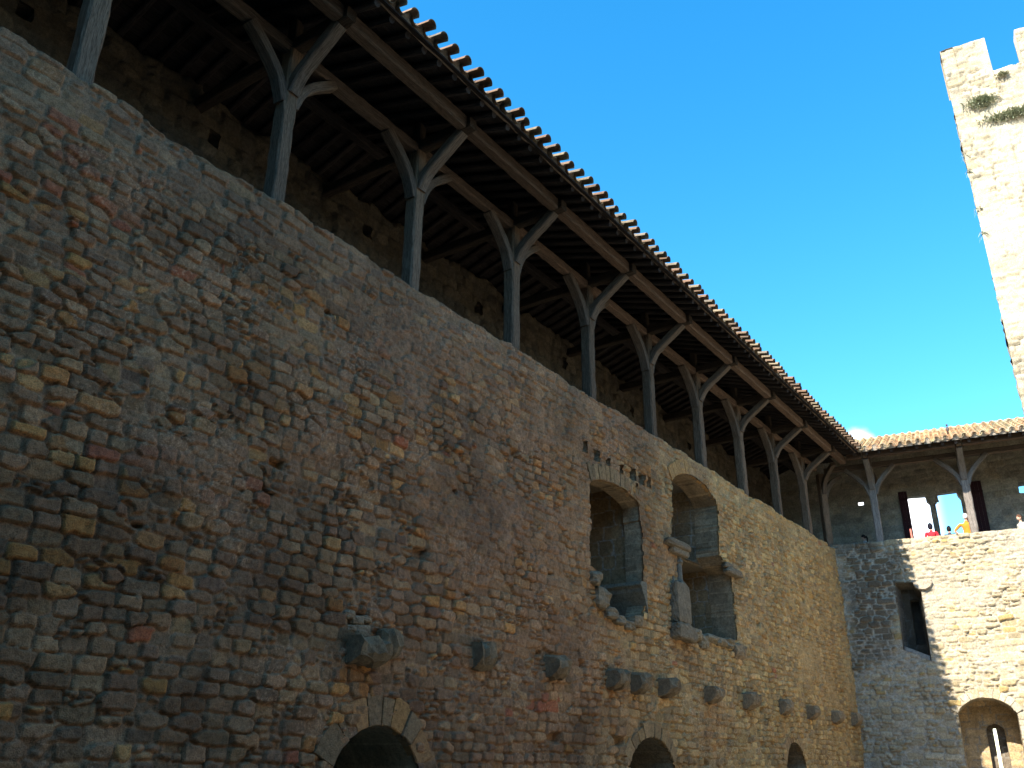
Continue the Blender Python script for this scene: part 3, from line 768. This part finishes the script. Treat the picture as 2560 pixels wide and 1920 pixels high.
def PL(a, d, h): return (a, YE - .10 + d * cs - h * sn, rz(YE - .10) + .14 + d * sn + h * cs)
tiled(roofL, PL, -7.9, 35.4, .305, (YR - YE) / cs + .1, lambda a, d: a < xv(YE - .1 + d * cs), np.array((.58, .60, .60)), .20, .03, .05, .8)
b = MB()
for k in range(112): 
    a = -7.9 + k * .39
    if a < 35: tile(b, lambda a_, d, h: (a + d, YR + .02 + a_ - a, ZRIDGE + .16 + h), a, 0, .45, .12, .11, True, TC[k % 6] * .9, .0, .02)
addto(roofL, b, 'ridge_tiles', M_TILE)
b = MB(); b.add([(-8, YR, ZRIDGE + .16), (36.5, YR, ZRIDGE + .16), (36.5, 14.0, rz(14.0) + .17), (-8, 14.0, rz(14.0) + .17), (-8, YR, ZRIDGE + .28), (36.5, YR, ZRIDGE + .28), (36.5, 14.0, rz(14.0) + .29), (-8, 14.0, rz(14.0) + .29)],
                [(0, 1, 2, 3), (7, 6, 5, 4), (0, 4, 5, 1), (1, 5, 6, 2), (2, 6, 7, 3), (3, 7, 4, 0)], TC[1] * .8); addto(roofL, b, 'rear_tiles', M_TILE)

# --- roof of the sunny gallery
VE = 1.42; TF = .40; ZEF = 10.42; VR = -3.2
roofF = empty('gallery_roof', Fp(5, 0, 10.4)); tag(roofF, 'sunlit yellowish clay tile roof over the gallery on the end wall', 'roof')
def zf(v): return ZEF + (VE - v) * TF
avl = lambda v: .8595 * v                               # valley
for k in range(4):
    a0 = [-.05, 1.70, 4.82, 7.92][k]; a1 = [1.46, 4.58, 7.68, 13.9][k]
    addto(roofF, MB().beam([Fp(a0, -.17, 10.47), Fp(a1, -.17, 10.47)], .19, .19, (0, 0, 1), GRB * 1.0, 12, .006), 'wall_plate')
    addto(roofF, MB().beam([Fp(max(a0, .95), 1.12, 10.50), Fp(a1, 1.12, 10.50)], .18, .20, (0, 0, 1), BRN * .75, 12, .006), 'eave_beam')
for a in (1.58, 4.70, 7.80):
    addto(roofF, MB().beam([Fp(a, 1.28, 10.52), Fp(a, -3.0, 10.52)], .17, .20, (0, 0, 1), GRB * .8, 10), 'tie_beam')
    addto(roofF, MB().beam([Fp(a, -.17, 10.6), Fp(a, -.17, zf(-.17))], .17, .17, (0, 1, 0), GRB * .8, 4), 'king_strut')
for a in np.arange(.0, 13.8, .42):
    v0 = min(VE, a / .8595 - .06)
    addto(roofF, MB().beam([Fp(a, v0, zf(v0) + .055), Fp(a, VR, zf(VR) + .055)], .10, .12, (0, 0, 1), RAF * random.uniform(.9, 1.4), 8, .006, .22), 'rafter')
b = MB(); v = VE + .08
while v > VR:
    q0 = Vector(Fp(max(avl(v), -3.0), v, zf(v) + .115)); q1 = Vector(Fp(14, v, zf(v) + .115))
    plank(b, q0, q1, Vector(Fp(0, v - .154, zf(v - .154))) - Vector(Fp(0, v, zf(v))), .022, RAF * random.uniform(.8, 1.2)); v -= .16
addto(roofF, b, 'roof_boards')
cF = 1 / math.hypot(1, TF); sF = TF * cF
def PF(a, d, h): return Fp(a, VE + .08 - d * cF + h * sF, zf(VE + .08) + .14 + d * sF + h * cF)
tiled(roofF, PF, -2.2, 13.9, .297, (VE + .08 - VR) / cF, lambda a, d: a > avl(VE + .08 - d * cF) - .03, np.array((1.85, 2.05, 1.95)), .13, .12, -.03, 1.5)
b = MB()
for k in range(42):
    a = -2.4 + k * .39
    tile(b, lambda a_, d, h: Fp(a + d, VR + a_ - a, zf(VR) + .17 + h), a, 0, .45, .12, .11, True, TC[k % 6] * 1.25, .02, .0)
addto(roofF, b, 'ridge_tiles', M_TILE)
b = MB(); q = [Fp(-2.4, VR, zf(VR) + .15), Fp(14, VR, zf(VR) + .15), Fp(14, VR - 1.2, zf(VR) - .4), Fp(-2.4, VR - 1.2, zf(VR) - .4)]
b.add(q + [(p[0], p[1], p[2] + .1) for p in q], [(0, 1, 2, 3), (7, 6, 5, 4), (0, 4, 5, 1), (1, 5, 6, 2), (2, 6, 7, 3), (3, 7, 4, 0)], TC[1]); addto(roofF, b, 'rear_tiles', M_TILE)

# ================================================================== tower
def tower_pat(u, z):
    h, m, r = masonry(u, z, .52, .27, .5, .25, 503, .25, .014, .05, .04)
    c = palette(r(2), [(.46, .415, .33), (.50, .455, .37), (.42, .37, .275), (.48, .43, .33), (.44, .375, .26)], [1] * 5) * (.86 + .28 * r(3))[..., None]
    deep = fbm(u * .8, z * .8, 504, 3) > .5
    h = h - (1 - m) * np.where(deep, .05, 0.) + (fbm(u * .5, z * .5, 505, 3) - .5) * .12
    c = c * m[..., None] + np.array((.42, .37, .29)) * (1 - m)[..., None] * np.where(deep, .7, 1.)[..., None]
    er = sstep(.46, .58, fbm(u * .5, z * .35, 506, 4)) * .75
    g = fbm(u * 5, z * 5, 507, 4)
    c = c * (1 - er[..., None]) + np.array((.47, .42, .33)) * (.7 + .6 * g)[..., None] * er[..., None]
    c = c * np.array((.84, .82, .77)) * (.75 + .5 * fbm(u * .6, z * .25, 509, 4))[..., None]
    return h * (1 - .7 * er), c
def tower_top(q):
    k = (q < 9.86) | ((q > 11.22) & (q < 13.2)) | (q > 14.5)
    return np.where(k, 34.92, 32.78) + (fbm(q * 2, q * 0, 9, 2) - .5) * .08
VT = -8.0
us = np.unique(np.concatenate([np.arange(7.74, 16.6, .06), [9.859, 9.861, 11.219, 11.221, 13.199, 13.201, 14.499, 14.501]]))
tower = wall('tower', us, 420, 6.0, tower_top, (pF(VT), UF, VF), tower_pat, [], cap=.9, capdown=2.6)
tag(tower, 'tall square pale stone tower with a crenellated top in full sun', 'tower')
# its other three sides
def side(name, p0, p1):
    p0 = np.array(p0[:2]); p1 = np.array(p1[:2]); L = np.linalg.norm(p1 - p0); U = (p1 - p0) / L; N = np.array([U[1], -U[0]])
    wall(name, np.arange(0, L + .1, .12), 150, 6.0, 34.9, (p0, U, N), tower_pat, [], cap=.6, capdown=2, parent=tower)
A_, B_, C_, D_ = Fp(7.76, VT - .02, 0), Fp(16.5, VT - .02, 0), Fp(16.5, VT - 8, 0), Fp(8.65, VT - 8, 0)
side('tower_side', D_, A_); side('tower_side', B_, C_); side('tower_side', C_, D_)

# plants rooted in the tower
def tuft(a, z, w, h, n, label, v=VT, out=.45, fall=.35, dry=.2):
    b = MB(); cols = [(.30, .33, .22), (.37, .39, .27), (.24, .27, .18), (.42, .40, .29)]
    for k in range(n):
        ra = random.gauss(0, .33) * w; rzz = random.gauss(0, .22) * h
        ang = random.uniform(-1, 1); L = random.uniform(.18, .42) * (.6 + .4 * h)
        p = np.array([a + ra, v + .02 + random.uniform(0, .08), z + rzz]); d = np.array([math.sin(ang) * .8, random.uniform(.3, 1) * out * 2, random.uniform(-.3, .9)]); d /= np.linalg.norm(d)
        wd = random.uniform(.022, .045); sd = np.cross(d, [0, .3, 1]); sd /= np.linalg.norm(sd) + 1e-6
        pts = []
        for q in range(4):
            t = q / 3; c_ = p + d * L * t + np.array([0, 0, -fall * L * t * t]); ww = wd * (1 - t * .85)
            pts += [c_ - sd * ww, c_ + sd * ww]
        c = np.array(cols[3] if random.random() < dry else cols[random.randrange(3)]) * random.uniform(.7, 1.3)
        b.add([Fp(*q) for q in pts], [(0, 1, 3, 2), (2, 3, 5, 4), (4, 5, 7, 6)], c)
    o = b.build('wall_plant', M_LEAF); tag(o, label, 'plant', 'plants growing out of the tower'); return o
tuft(9.02, 30.98, .85, .75, 600, 'round green tuft growing out of the tower face below the crenels')
tuft(10.2, 29.8, 1.6, .6, 800, 'long trailing band of green plants on the tower below the round tuft', dry=.25)
tuft(10.25, 32.3, .3, .22, 150, 'small dry tuft just under the notch between the tower battlements', dry=.5)
for k, (z, s_) in enumerate([(28.2, .3), (27.2, .3), (25.0, .4), (23.6, .3)]):
    tuft(7.80, z, .14, s_ * .7, 50, ['small dark tuft on the left edge of the tower, highest of four', 'small dark tuft on the left tower edge, just under the highest one', 'small dark tuft on the left edge of the tower, third one down', 'small dark tuft on the left edge of the tower, lowest of four'][k], v=VT - .1, out=.1, fall=1.2)

# ================================================================== people
SK = (.50, .31, .22)
def person(label, a, v, floor, rot, H, joints, cols, hair, headturn=0, nod=0):
    """joints in metres for a 1.75 m figure: x to the figure's right side is negative, y forward is -y; facing local -y"""
    s = H / 1.75
    J = dict(pelvis=(0, 0, .93), waist=(0, 0, 1.08), chest=(0, -.01, 1.28), neck=(0, .01, 1.47), skull=(0, -.01, 1.55),
             shL=(.19, .01, 1.41), elL=(.24, .03, 1.12), wrL=(.25, -.04, .88), haL=(.25, -.06, .80),
             shR=(-.19, .01, 1.41), elR=(-.24, .03, 1.12), wrR=(-.25, -.04, .88), haR=(-.25, -.06, .80),
             hipL=(.10, 0, .88), knL=(.11, -.02, .48), anL=(.11, .02, .09), toL=(.13, -.14, .04),
             hipR=(-.10, 0, .88), knR=(-.11, -.02, .48), anR=(-.11, .02, .09), toR=(-.13, -.14, .04))
    J.update(joints)
    R = dict(pelvis=(.15, .11), waist=(.135, .10), chest=(.155, .11), neck=(.058, .058), skull=(.06, .06), shL=(.07, .065), shR=(.07, .065), elL=(.045, .045), elR=(.045, .045),
             wrL=(.03, .027), wrR=(.03, .027), haL=(.042, .02), haR=(.042, .02), hipL=(.09, .09), hipR=(.09, .09), knL=(.06, .06), knR=(.06, .06), anL=(.042, .042), anR=(.042, .042), toL=(.04, .03), toR=(.04, .03))
    E = [('pelvis', 'waist'), ('waist', 'chest'), ('chest', 'neck'), ('neck', 'skull'), ('chest', 'shL'), ('shL', 'elL'), ('elL', 'wrL'), ('wrL', 'haL'), ('chest', 'shR'), ('shR', 'elR'), ('elR', 'wrR'), ('wrR', 'haR'),
         ('pelvis', 'hipL'), ('hipL', 'knL'), ('knL', 'anL'), ('anL', 'toL'), ('pelvis', 'hipR'), ('hipR', 'knR'), ('knR', 'anR'), ('anR', 'toR')]
    for S in 'LR':                                       # five unequal bent fingers on each hand
        w = Vector(J['wr' + S]); h = Vector(J['ha' + S]); d = (h - w).normalized(); sd = d.cross(Vector((0, 0, 1)) if abs(d.z) < .8 else Vector((0, 1, 0))).normalized(); cu = sd.cross(d)
        for i, (o, L) in enumerate([(-.03, .065), (-.01, .078), (.012, .072), (.032, .055)]):
            m = h + d * .02 + sd * o + d * L * .55; t = m + d * L * .4 + cu * .02
            J['f%d%s' % (i, S)] = m; J['g%d%s' % (i, S)] = t; R['f%d%s' % (i, S)] = (.009, .009); R['g%d%s' % (i, S)] = (.007, .007)
            E += [('ha' + S, 'f%d%s' % (i, S)), ('f%d%s' % (i, S), 'g%d%s' % (i, S))]
        J['th' + S] = w.lerp(h, .5) - sd * .06 + d * .03; R['th' + S] = (.010, .010); E.append(('ha' + S, 'th' + S))
    names = list(J); ix = {n_: i for i, n_ in enumerate(names)}
    me = bpy.data.meshes.new('person'); me.from_pydata([Vector(J[n_]) * s for n_ in names], [(ix[p], ix[q]) for p, q in E], [])
    o = bpy.data.objects.new('person', me); COL.objects.link(o)
    md = o.modifiers.new('Skin', 'SKIN'); md.use_smooth_shade = True
    if not me.skin_vertices: me.skin_vertices.new()
    for n_ in names:
        q = me.skin_vertices[0].data[ix[n_]]; q.radius = (R[n_][0] * s, R[n_][1] * s); q.use_root = n_ == 'pelvis'
    sb = o.modifiers.new('Sub', 'SUBSURF'); sb.levels = 2; sb.render_levels = 2
    dg = bpy.context.evaluated_depsgraph_get(); dg.update()
    ev = o.evaluated_get(dg).to_mesh()
    V = [v_.co.copy() for v_ in ev.vertices]; F = [tuple(p.vertices) for p in ev.polygons]
    o.evaluated_get(dg).to_mesh_clear()
    bpy.data.objects.remove(o); bpy.data.meshes.remove(me)
    segs = [(Vector(J[p]) * s, Vector(J[q]) * s, p, q) for p, q in E]
    def part(p):
        best = 9; nm = None
        for A, B, p_, q_ in segs:
            t = max(0, min(1, (p - A).dot(B - A) / max((B - A).length_squared, 1e-9))); d = (A.lerp(B, t) - p).length
            if d < best: best = d; nm = (p_, q_)
        p_, q_ = nm
        if q_ in ('skull',) or p_ == 'neck': return 'skin'
        if p_ in ('elL', 'elR'): return 'sleeve'
        if p_[:2] in ('wr', 'ha') or p_[0] in 'fg': return 'skin'
        if p_[:3] in ('hip', 'knL', 'knR') or q_[:3] == 'hip' or (p_ == 'pelvis' and p.z < 1.0 * s): return 'legs'
        if p_[:2] in ('an',): return 'shoes'
        return 'shirt'
    C = [cols.get(part(p), SK) for p in V]
    # head: ovoid with brow, nose, lips, chin, eyes and ears, in the same mesh
    hc = Vector(J['skull']) * s + Vector((0, -.015, .085)) * s
    Rm = Matrix.Rotation(headturn, 3, 'Z') @ Matrix.Rotation(nod, 3, 'X')
    b0 = len(V); ns, nr = 20, 16
    for i in range(nr + 1):
        th = math.pi * i / nr
        for j in range(ns):
            ph = 2 * math.pi * j / ns; d = Vector((math.sin(th) * math.sin(ph), -math.sin(th) * math.cos(ph), math.cos(th)))
            r_ = Vector((d.x * .076, d.y * .098, d.z * .118))
            if d.z < -.2: r_.x *= 1 - .35 * (-d.z - .2); r_.y *= 1 - .12 * (-d.z - .2)
            f_ = math.exp(-((d.x / .16) ** 2)) * max(0, -d.y)
            r_.y -= .026 * f_ * math.exp(-((d.z + .16) / .16) ** 2)          # nose
            r_.y -= .008 * f_ * math.exp(-((d.z + .58) / .10) ** 2)          # lips
            r_.y -= .010 * f_ * math.exp(-((d.z + .85) / .12) ** 2)          # chin
            eye = math.exp(-(((abs(d.x) - .38) / .13) ** 2 + ((d.z - .05) / .10) ** 2)) * (d.y < 0)
            r_.y += .010 * eye
            ear = math.exp(-(((abs(d.x) - 1) / .12) ** 2 + ((d.z + .05) / .22) ** 2 + (d.y / .22) ** 2)); r_.x *= 1 + .20 * ear
            V.append(hc + Rm @ (r_ * s))
            c = np.array(cols.get('face', SK))
            if eye > .6: c = np.array((.05, .04, .035))
            elif f_ > .4 and abs(d.z + .58) < .08: c = np.array((.36, .15, .12))
            C.append(tuple(c))
    for i in range(nr):
        for j in range(ns):
            q = (j + 1) % ns; F.append((b0 + i * ns + j, b0 + (i + 1) * ns + j, b0 + (i + 1) * ns + q, b0 + i * ns + q))
    o = mesh_obj('person', V, F, M_CLOTH, np.array(C), None, None, True)
    o.location = Fp(a, v, floor); o.rotation_euler = (0, 0, rot)
    tag(o, label, 'person')
    hb = MB(); HV = []; HF = []
    hc2 = hc + Rm @ Vector((0, .012, .012)) * s
    for i in range(11):
        th = math.pi * i / 10 * hair.get('down', .68)
        for j in range(20):
            ph = 2 * math.pi * j / 20; front = max(0, math.cos(ph))
            t2 = th * (1 - hair.get('brow', .42) * front)
            k = hair.get('vol', 1.1) * (1 + .06 * random.uniform(-1, 1))
            HV.append(hc2 + Rm @ (Vector((math.sin(t2) * math.sin(ph) * .078 * k, -math.sin(t2) * math.cos(ph) * .098 * k, math.cos(t2) * .118 * k)) * s))
    for i in range(10):
        for j in range(20):
            q = (j + 1) % 20; HF.append((i * 20 + j, (i + 1) * 20 + j, (i + 1) * 20 + q, i * 20 + q))
    hb.add(HV, HF, hair['col']); hb.build('hair', M_CLOTH, o, True)
    if hair.get('tail'):
        tb = MB(); q = hc2 + Rm @ Vector((0, .10, .02)) * s
        tb.beam([q, q + Vector((0, .06, -.04)) * s, q + Vector((0, .06, -.16)) * s, q + Vector((0, .03, -.30)) * s], .07, .05, (1, 0, 0), hair['col'], 8, .004, .3, .5); tb.build('ponytail', M_CLOTH, o, True)
    return o
toward = rotF                                            # facing the courtyard
person('person in an orange T-shirt leaning with a hand on one hip, beside the sunlit post', 4.50, -.62, 6.6, rotF + math.radians(160), 1.80,
       dict(shL=(.20, .02, 1.40), elL=(.40, .10, 1.18), wrL=(.27, .0, 1.0), haL=(.20, -.03, .97), elR=(-.36, .06, 1.17), wrR=(-.27, -.02, 1.0), haR=(-.2, -.04, .97)), dict(shirt=(.62, .22, .03), sleeve=SK, legs=(.10, .10, .13), shoes=(.05, .05, .05), face=(.55, .36, .27)), dict(col=(.62, .60, .56), vol=1.06), math.radians(25))
person('dark haired person in a red jacket standing in front of the twin window', 3.30, -1.0, 6.6, rotF + math.radians(185), 1.64,
       dict(), dict(shirt=(.62, .03, .045), sleeve=(.62, .03, .045), legs=(.05, .05, .07), shoes=(.04, .04, .04)), dict(col=(.012, .012, .022), vol=1.22, down=.8), 0)
person('person showing only a dark head over the parapet, between the red and orange clothes', 3.90, -1.1, 6.6, rotF + math.radians(170), 1.50,
       dict(), dict(shirt=(.05, .05, .07), sleeve=(.05, .05, .07), legs=(.05, .05, .07), shoes=(.04, .04, .04)), dict(col=(.014, .012, .014), vol=1.15, down=.8), 0)
person('person in pale grey with dark tied hair, looking over the shaded parapet near the corner', 1.00, -.68, 6.6, rotF + math.radians(-75), 1.38,
       dict(), dict(shirt=(.42, .40, .38), sleeve=(.42, .40, .38), legs=(.06, .06, .08), shoes=(.04, .04, .04)), dict(col=(.012, .010, .010), vol=1.12, tail=True), 0, math.radians(12))
person('person with a pale face looking down over the sunny parapet at the right edge', 6.20, -.68, 6.6, rotF + math.radians(-60), 1.58,
       dict(), dict(shirt=(.60, .56, .50), sleeve=(.60, .56, .50), legs=(.08, .08, .1), shoes=(.04, .04, .04), face=(.58, .38, .28)), dict(col=(.10, .045, .025), vol=1.08, brow=.55), 0, math.radians(18))
b = MB(); b.block([(2.62, 6.62), (2.685, 6.62), (2.66, 8.05), (2.60, 8.05)], -.72, -.66, FAX, (.60, .20, .16), .006, .002)  # added board, coloured to stand in for a bright sunlit edge
tag(b.build('added_board', M_WOOD), 'narrow pinkish red board added left of the twin window for a sunlit edge', 'board')

# bird on the tiles
def bird(a, d):
    base = Vector(PF(a, d, .24)); r = empty('bird', base, rotF); b = MB()
    b.lump((0, 0, .13), (.055, .075, .10), (.10, .085, .085), .04, 3, 2.0); b.lump((0, -.03, .27), (.035, .042, .042), (.08, .085, .10), .03, 4, 2.0)
    b.add([(-.01, -.065, .27), (.01, -.065, .27), (0, -.105, .262), (0, -.066, .285)], [(0, 1, 2), (1, 3, 2), (3, 0, 2)], (.06, .05, .04)); b.build('body', M_CLOTH, r, True)
    b = MB(); b.add([(-.03, .05, .10), (.03, .05, .10), (.035, .16, .02), (-.035, .16, .02), (-.03, .05, .08), (.03, .05, .08), (.035, .16, .008), (-.035, .16, .008)], [(0, 1, 2, 3), (7, 6, 5, 4), (0, 4, 5, 1), (2, 6, 7, 3), (1, 5, 6, 2), (3, 7, 4, 0)], (.06, .055, .06)); b.build('tail', M_CLOTH, r)
    for s_ in (-1, 1):
        b = MB(); b.beam([(s_ * .02, 0, .06), (s_ * .02, -.01, -.01)], .008, .008, (0, 1, 0), (.25, .1, .08), 3, .0005); b.build('leg', M_CLOTH, r)
    tag(r, 'small dark bird perched on the sunlit roof tiles', 'bird')
bird(4.45, .62)

# ================================================================== ground
g = np.arange(-1, 1.0001, .02); gx, gy = np.meshgrid(g, g)
sx = np.sign(gx) * np.abs(gx) ** 3 * 1500 + 12; sy = np.sign(gy) * np.abs(gy) ** 3 * 1500
V = np.stack([sx, sy, np.full(sx.shape, GROUND) + (fbm(sx * .5, sy * .5, 601, 3) - .5) * .05], -1).reshape(-1, 3)
n = len(g); idx = np.arange(n * n).reshape(n, n)
F = np.stack([idx[:-1, :-1], idx[:-1, 1:], idx[1:, 1:], idx[1:, :-1]], -1).reshape(-1, 4)
cg = np.array((.33, .285, .215)) * (.85 + .3 * fbm(V[:, 0] * 1.5, V[:, 1] * 1.5, 602, 3))[:, None]
ground = mesh_obj('ground', V, F, M_STONE, cg); ground['kind'] = 'structure'

# ================================================================== unseen buildings closing the courtyard, added and sized for shade and bounced light
def closing(name, p0, p1, h, label):
    p0 = np.array(p0, float); p1 = np.array(p1, float); Lg = np.linalg.norm(p1 - p0); U = (p1 - p0) / Lg; Nn = np.array([U[1], -U[0]])
    o = wall(name, np.arange(0, Lg + .1, .2), 70, GROUND - .1, h, (p0, U, Nn), end_wall_far, [], cap=1.2, capdown=h - 2)
    tag(o, label, 'building'); return o
def end_wall_far(u, z):
    h, m, r = masonry(u, z, .5, .3, .5, .3, 703)
    return h, np.array((.26, .22, .16)) * (.7 + .6 * r(2))[..., None]
closing('unseen_building', (-5, -13), (-5, 9.5), 12.0, 'tall unseen stone building closing the courtyard behind the viewer, added for its shade')
closing('unseen_building', (36, -11), (-5, -11), 12.0, 'unseen stone building closing the courtyard opposite the long shaded wall, added to block skylight')

# ================================================================== camera
right = Vector((.57204298, -.82019208, .00719575)); fwd = Vector((.7531505, .52871898, .39143398)); up = right.cross(fwd)
cam = bpy.data.cameras.new('camera'); co = bpy.data.objects.new('camera', cam); COL.objects.link(co)
co.matrix_world = Matrix(((right.x, up.x, -fwd.x, 0), (right.y, up.y, -fwd.y, 0), (right.z, up.z, -fwd.z, 0), (0, 0, 0, 1)))
cam.sensor_width = 36; cam.lens = 36 * 2230.3 / 2560; cam.clip_end = 5000; cam.clip_start = .05
sc.camera = co

# ================================================================== light
S = Vector((-1, .135, .90)).normalized()                # towards the sun
el = math.asin(S.z)
sl = bpy.data.lights.new('sun', 'SUN'); sl.energy = 2.9; sl.angle = math.radians(.53); sl.color = (1, .93, .80)
so = bpy.data.objects.new('sun', sl); COL.objects.link(so); so.rotation_euler = S.to_track_quat('Z', 'Y').to_euler(); so.location = (0, 0, 60)
w = bpy.data.worlds.new('World'); sc.world = w; w.use_nodes = True
N = w.node_tree; N.nodes.clear(); L = N.links.new
out = N.nodes.new('ShaderNodeOutputWorld'); bg = N.nodes.new('ShaderNodeBackground'); L(bg.outputs[0], out.inputs[0])
sky = N.nodes.new('ShaderNodeTexSky'); sky.sky_type = 'NISHITA'; sky.sun_disc = False
sky.sun_elevation = el; sky.sun_rotation = math.atan2(S.x, S.y); sky.altitude = 100; sky.air_density = 1.0; sky.dust_density = .3; sky.ozone_density = 1.6
bg.inputs['Strength'].default_value = .10
hs = N.nodes.new('ShaderNodeHueSaturation'); hs.inputs['Saturation'].default_value = 1.41; hs.inputs['Hue'].default_value = .490; L(sky.outputs[0], hs.inputs['Color'])
# a bank of cumulus low behind the end wall
tc = N.nodes.new('ShaderNodeTexCoord'); sp = N.nodes.new('ShaderNodeSeparateXYZ'); L(tc.outputs['Generated'], sp.inputs[0])
def math_(op, a, b=None, c=None):
    m = N.nodes.new('ShaderNodeMath'); m.operation = op
    for i, q in enumerate((a, b, c)):
        if q is None: continue
        if isinstance(q, (int, float)): m.inputs[i].default_value = q
        else: L(q, m.inputs[i])
    return m.outputs[0]
az = math_('ARCTAN2', sp.outputs['Y'], sp.outputs['X'])
nz = N.nodes.new('ShaderNodeTexNoise'); nz.inputs['Scale'].default_value = 9; nz.inputs['Detail'].default_value = 7; nz.inputs['Roughness'].default_value = .55; L(tc.outputs['Generated'], nz.inputs['Vector'])
# cloud top height as a function of azimuth: highest near azimuth .235 rad, low to the right
da = math_('SUBTRACT', az, .222); bump = math_('POWER', 2.718, math_('MULTIPLY', math_('MULTIPLY', da, da), -420.0))
topz = math_('ADD', math_('MULTIPLY', bump, .064), .268)
dens = math_('ADD', math_('MULTIPLY', math_('SUBTRACT', topz, sp.outputs['Z']), 30.0), math_('MULTIPLY', math_('SUBTRACT', nz.outputs['Fac'], .5), 1.6))
side_ = N.nodes.new('ShaderNodeMapRange'); side_.interpolation_type = 'SMOOTHSTEP'; side_.inputs['From Min'].default_value = .146; side_.inputs['From Max'].default_value = .182; L(az, side_.inputs['Value'])
den = N.nodes.new('ShaderNodeMapRange'); den.interpolation_type = 'SMOOTHSTEP'; den.inputs['From Min'].default_value = -.1; den.inputs['From Max'].default_value = .5; L(dens, den.inputs['Value'])
fac = math_('MULTIPLY', den.outputs[0], side_.outputs[0])
mx = N.nodes.new('ShaderNodeMix'); mx.data_type = 'RGBA'; L(fac, mx.inputs['Factor']); L(hs.outputs[0], mx.inputs['A']); mx.inputs['B'].default_value = (9.5, 9.8, 10.2, 1)
L(mx.outputs['Result'], bg.inputs['Color'])

# ================================================================== output
vs = sc.view_settings; vs.view_transform = 'Standard'; vs.look = 'None'; vs.exposure = 2.1; vs.gamma = 1.0
sc.cycles.max_bounces = 8; sc.cycles.diffuse_bounces = 6; sc.cycles.use_denoising = True
try:
    sc.cycles.denoising_prefilter = 'ACCURATE'; sc.cycles.denoising_input_passes = 'RGB_ALBEDO_NORMAL'
except Exception: pass

# lift everything so that the ground is at z = 0 and the eye at 1.6 m
for o in list(COL.objects):
    if o.parent is None:
        if o.type == 'CAMERA': o.matrix_world = Matrix.Translation((0, 0, -GROUND)) @ o.matrix_world
        else: o.location.z += -GROUND
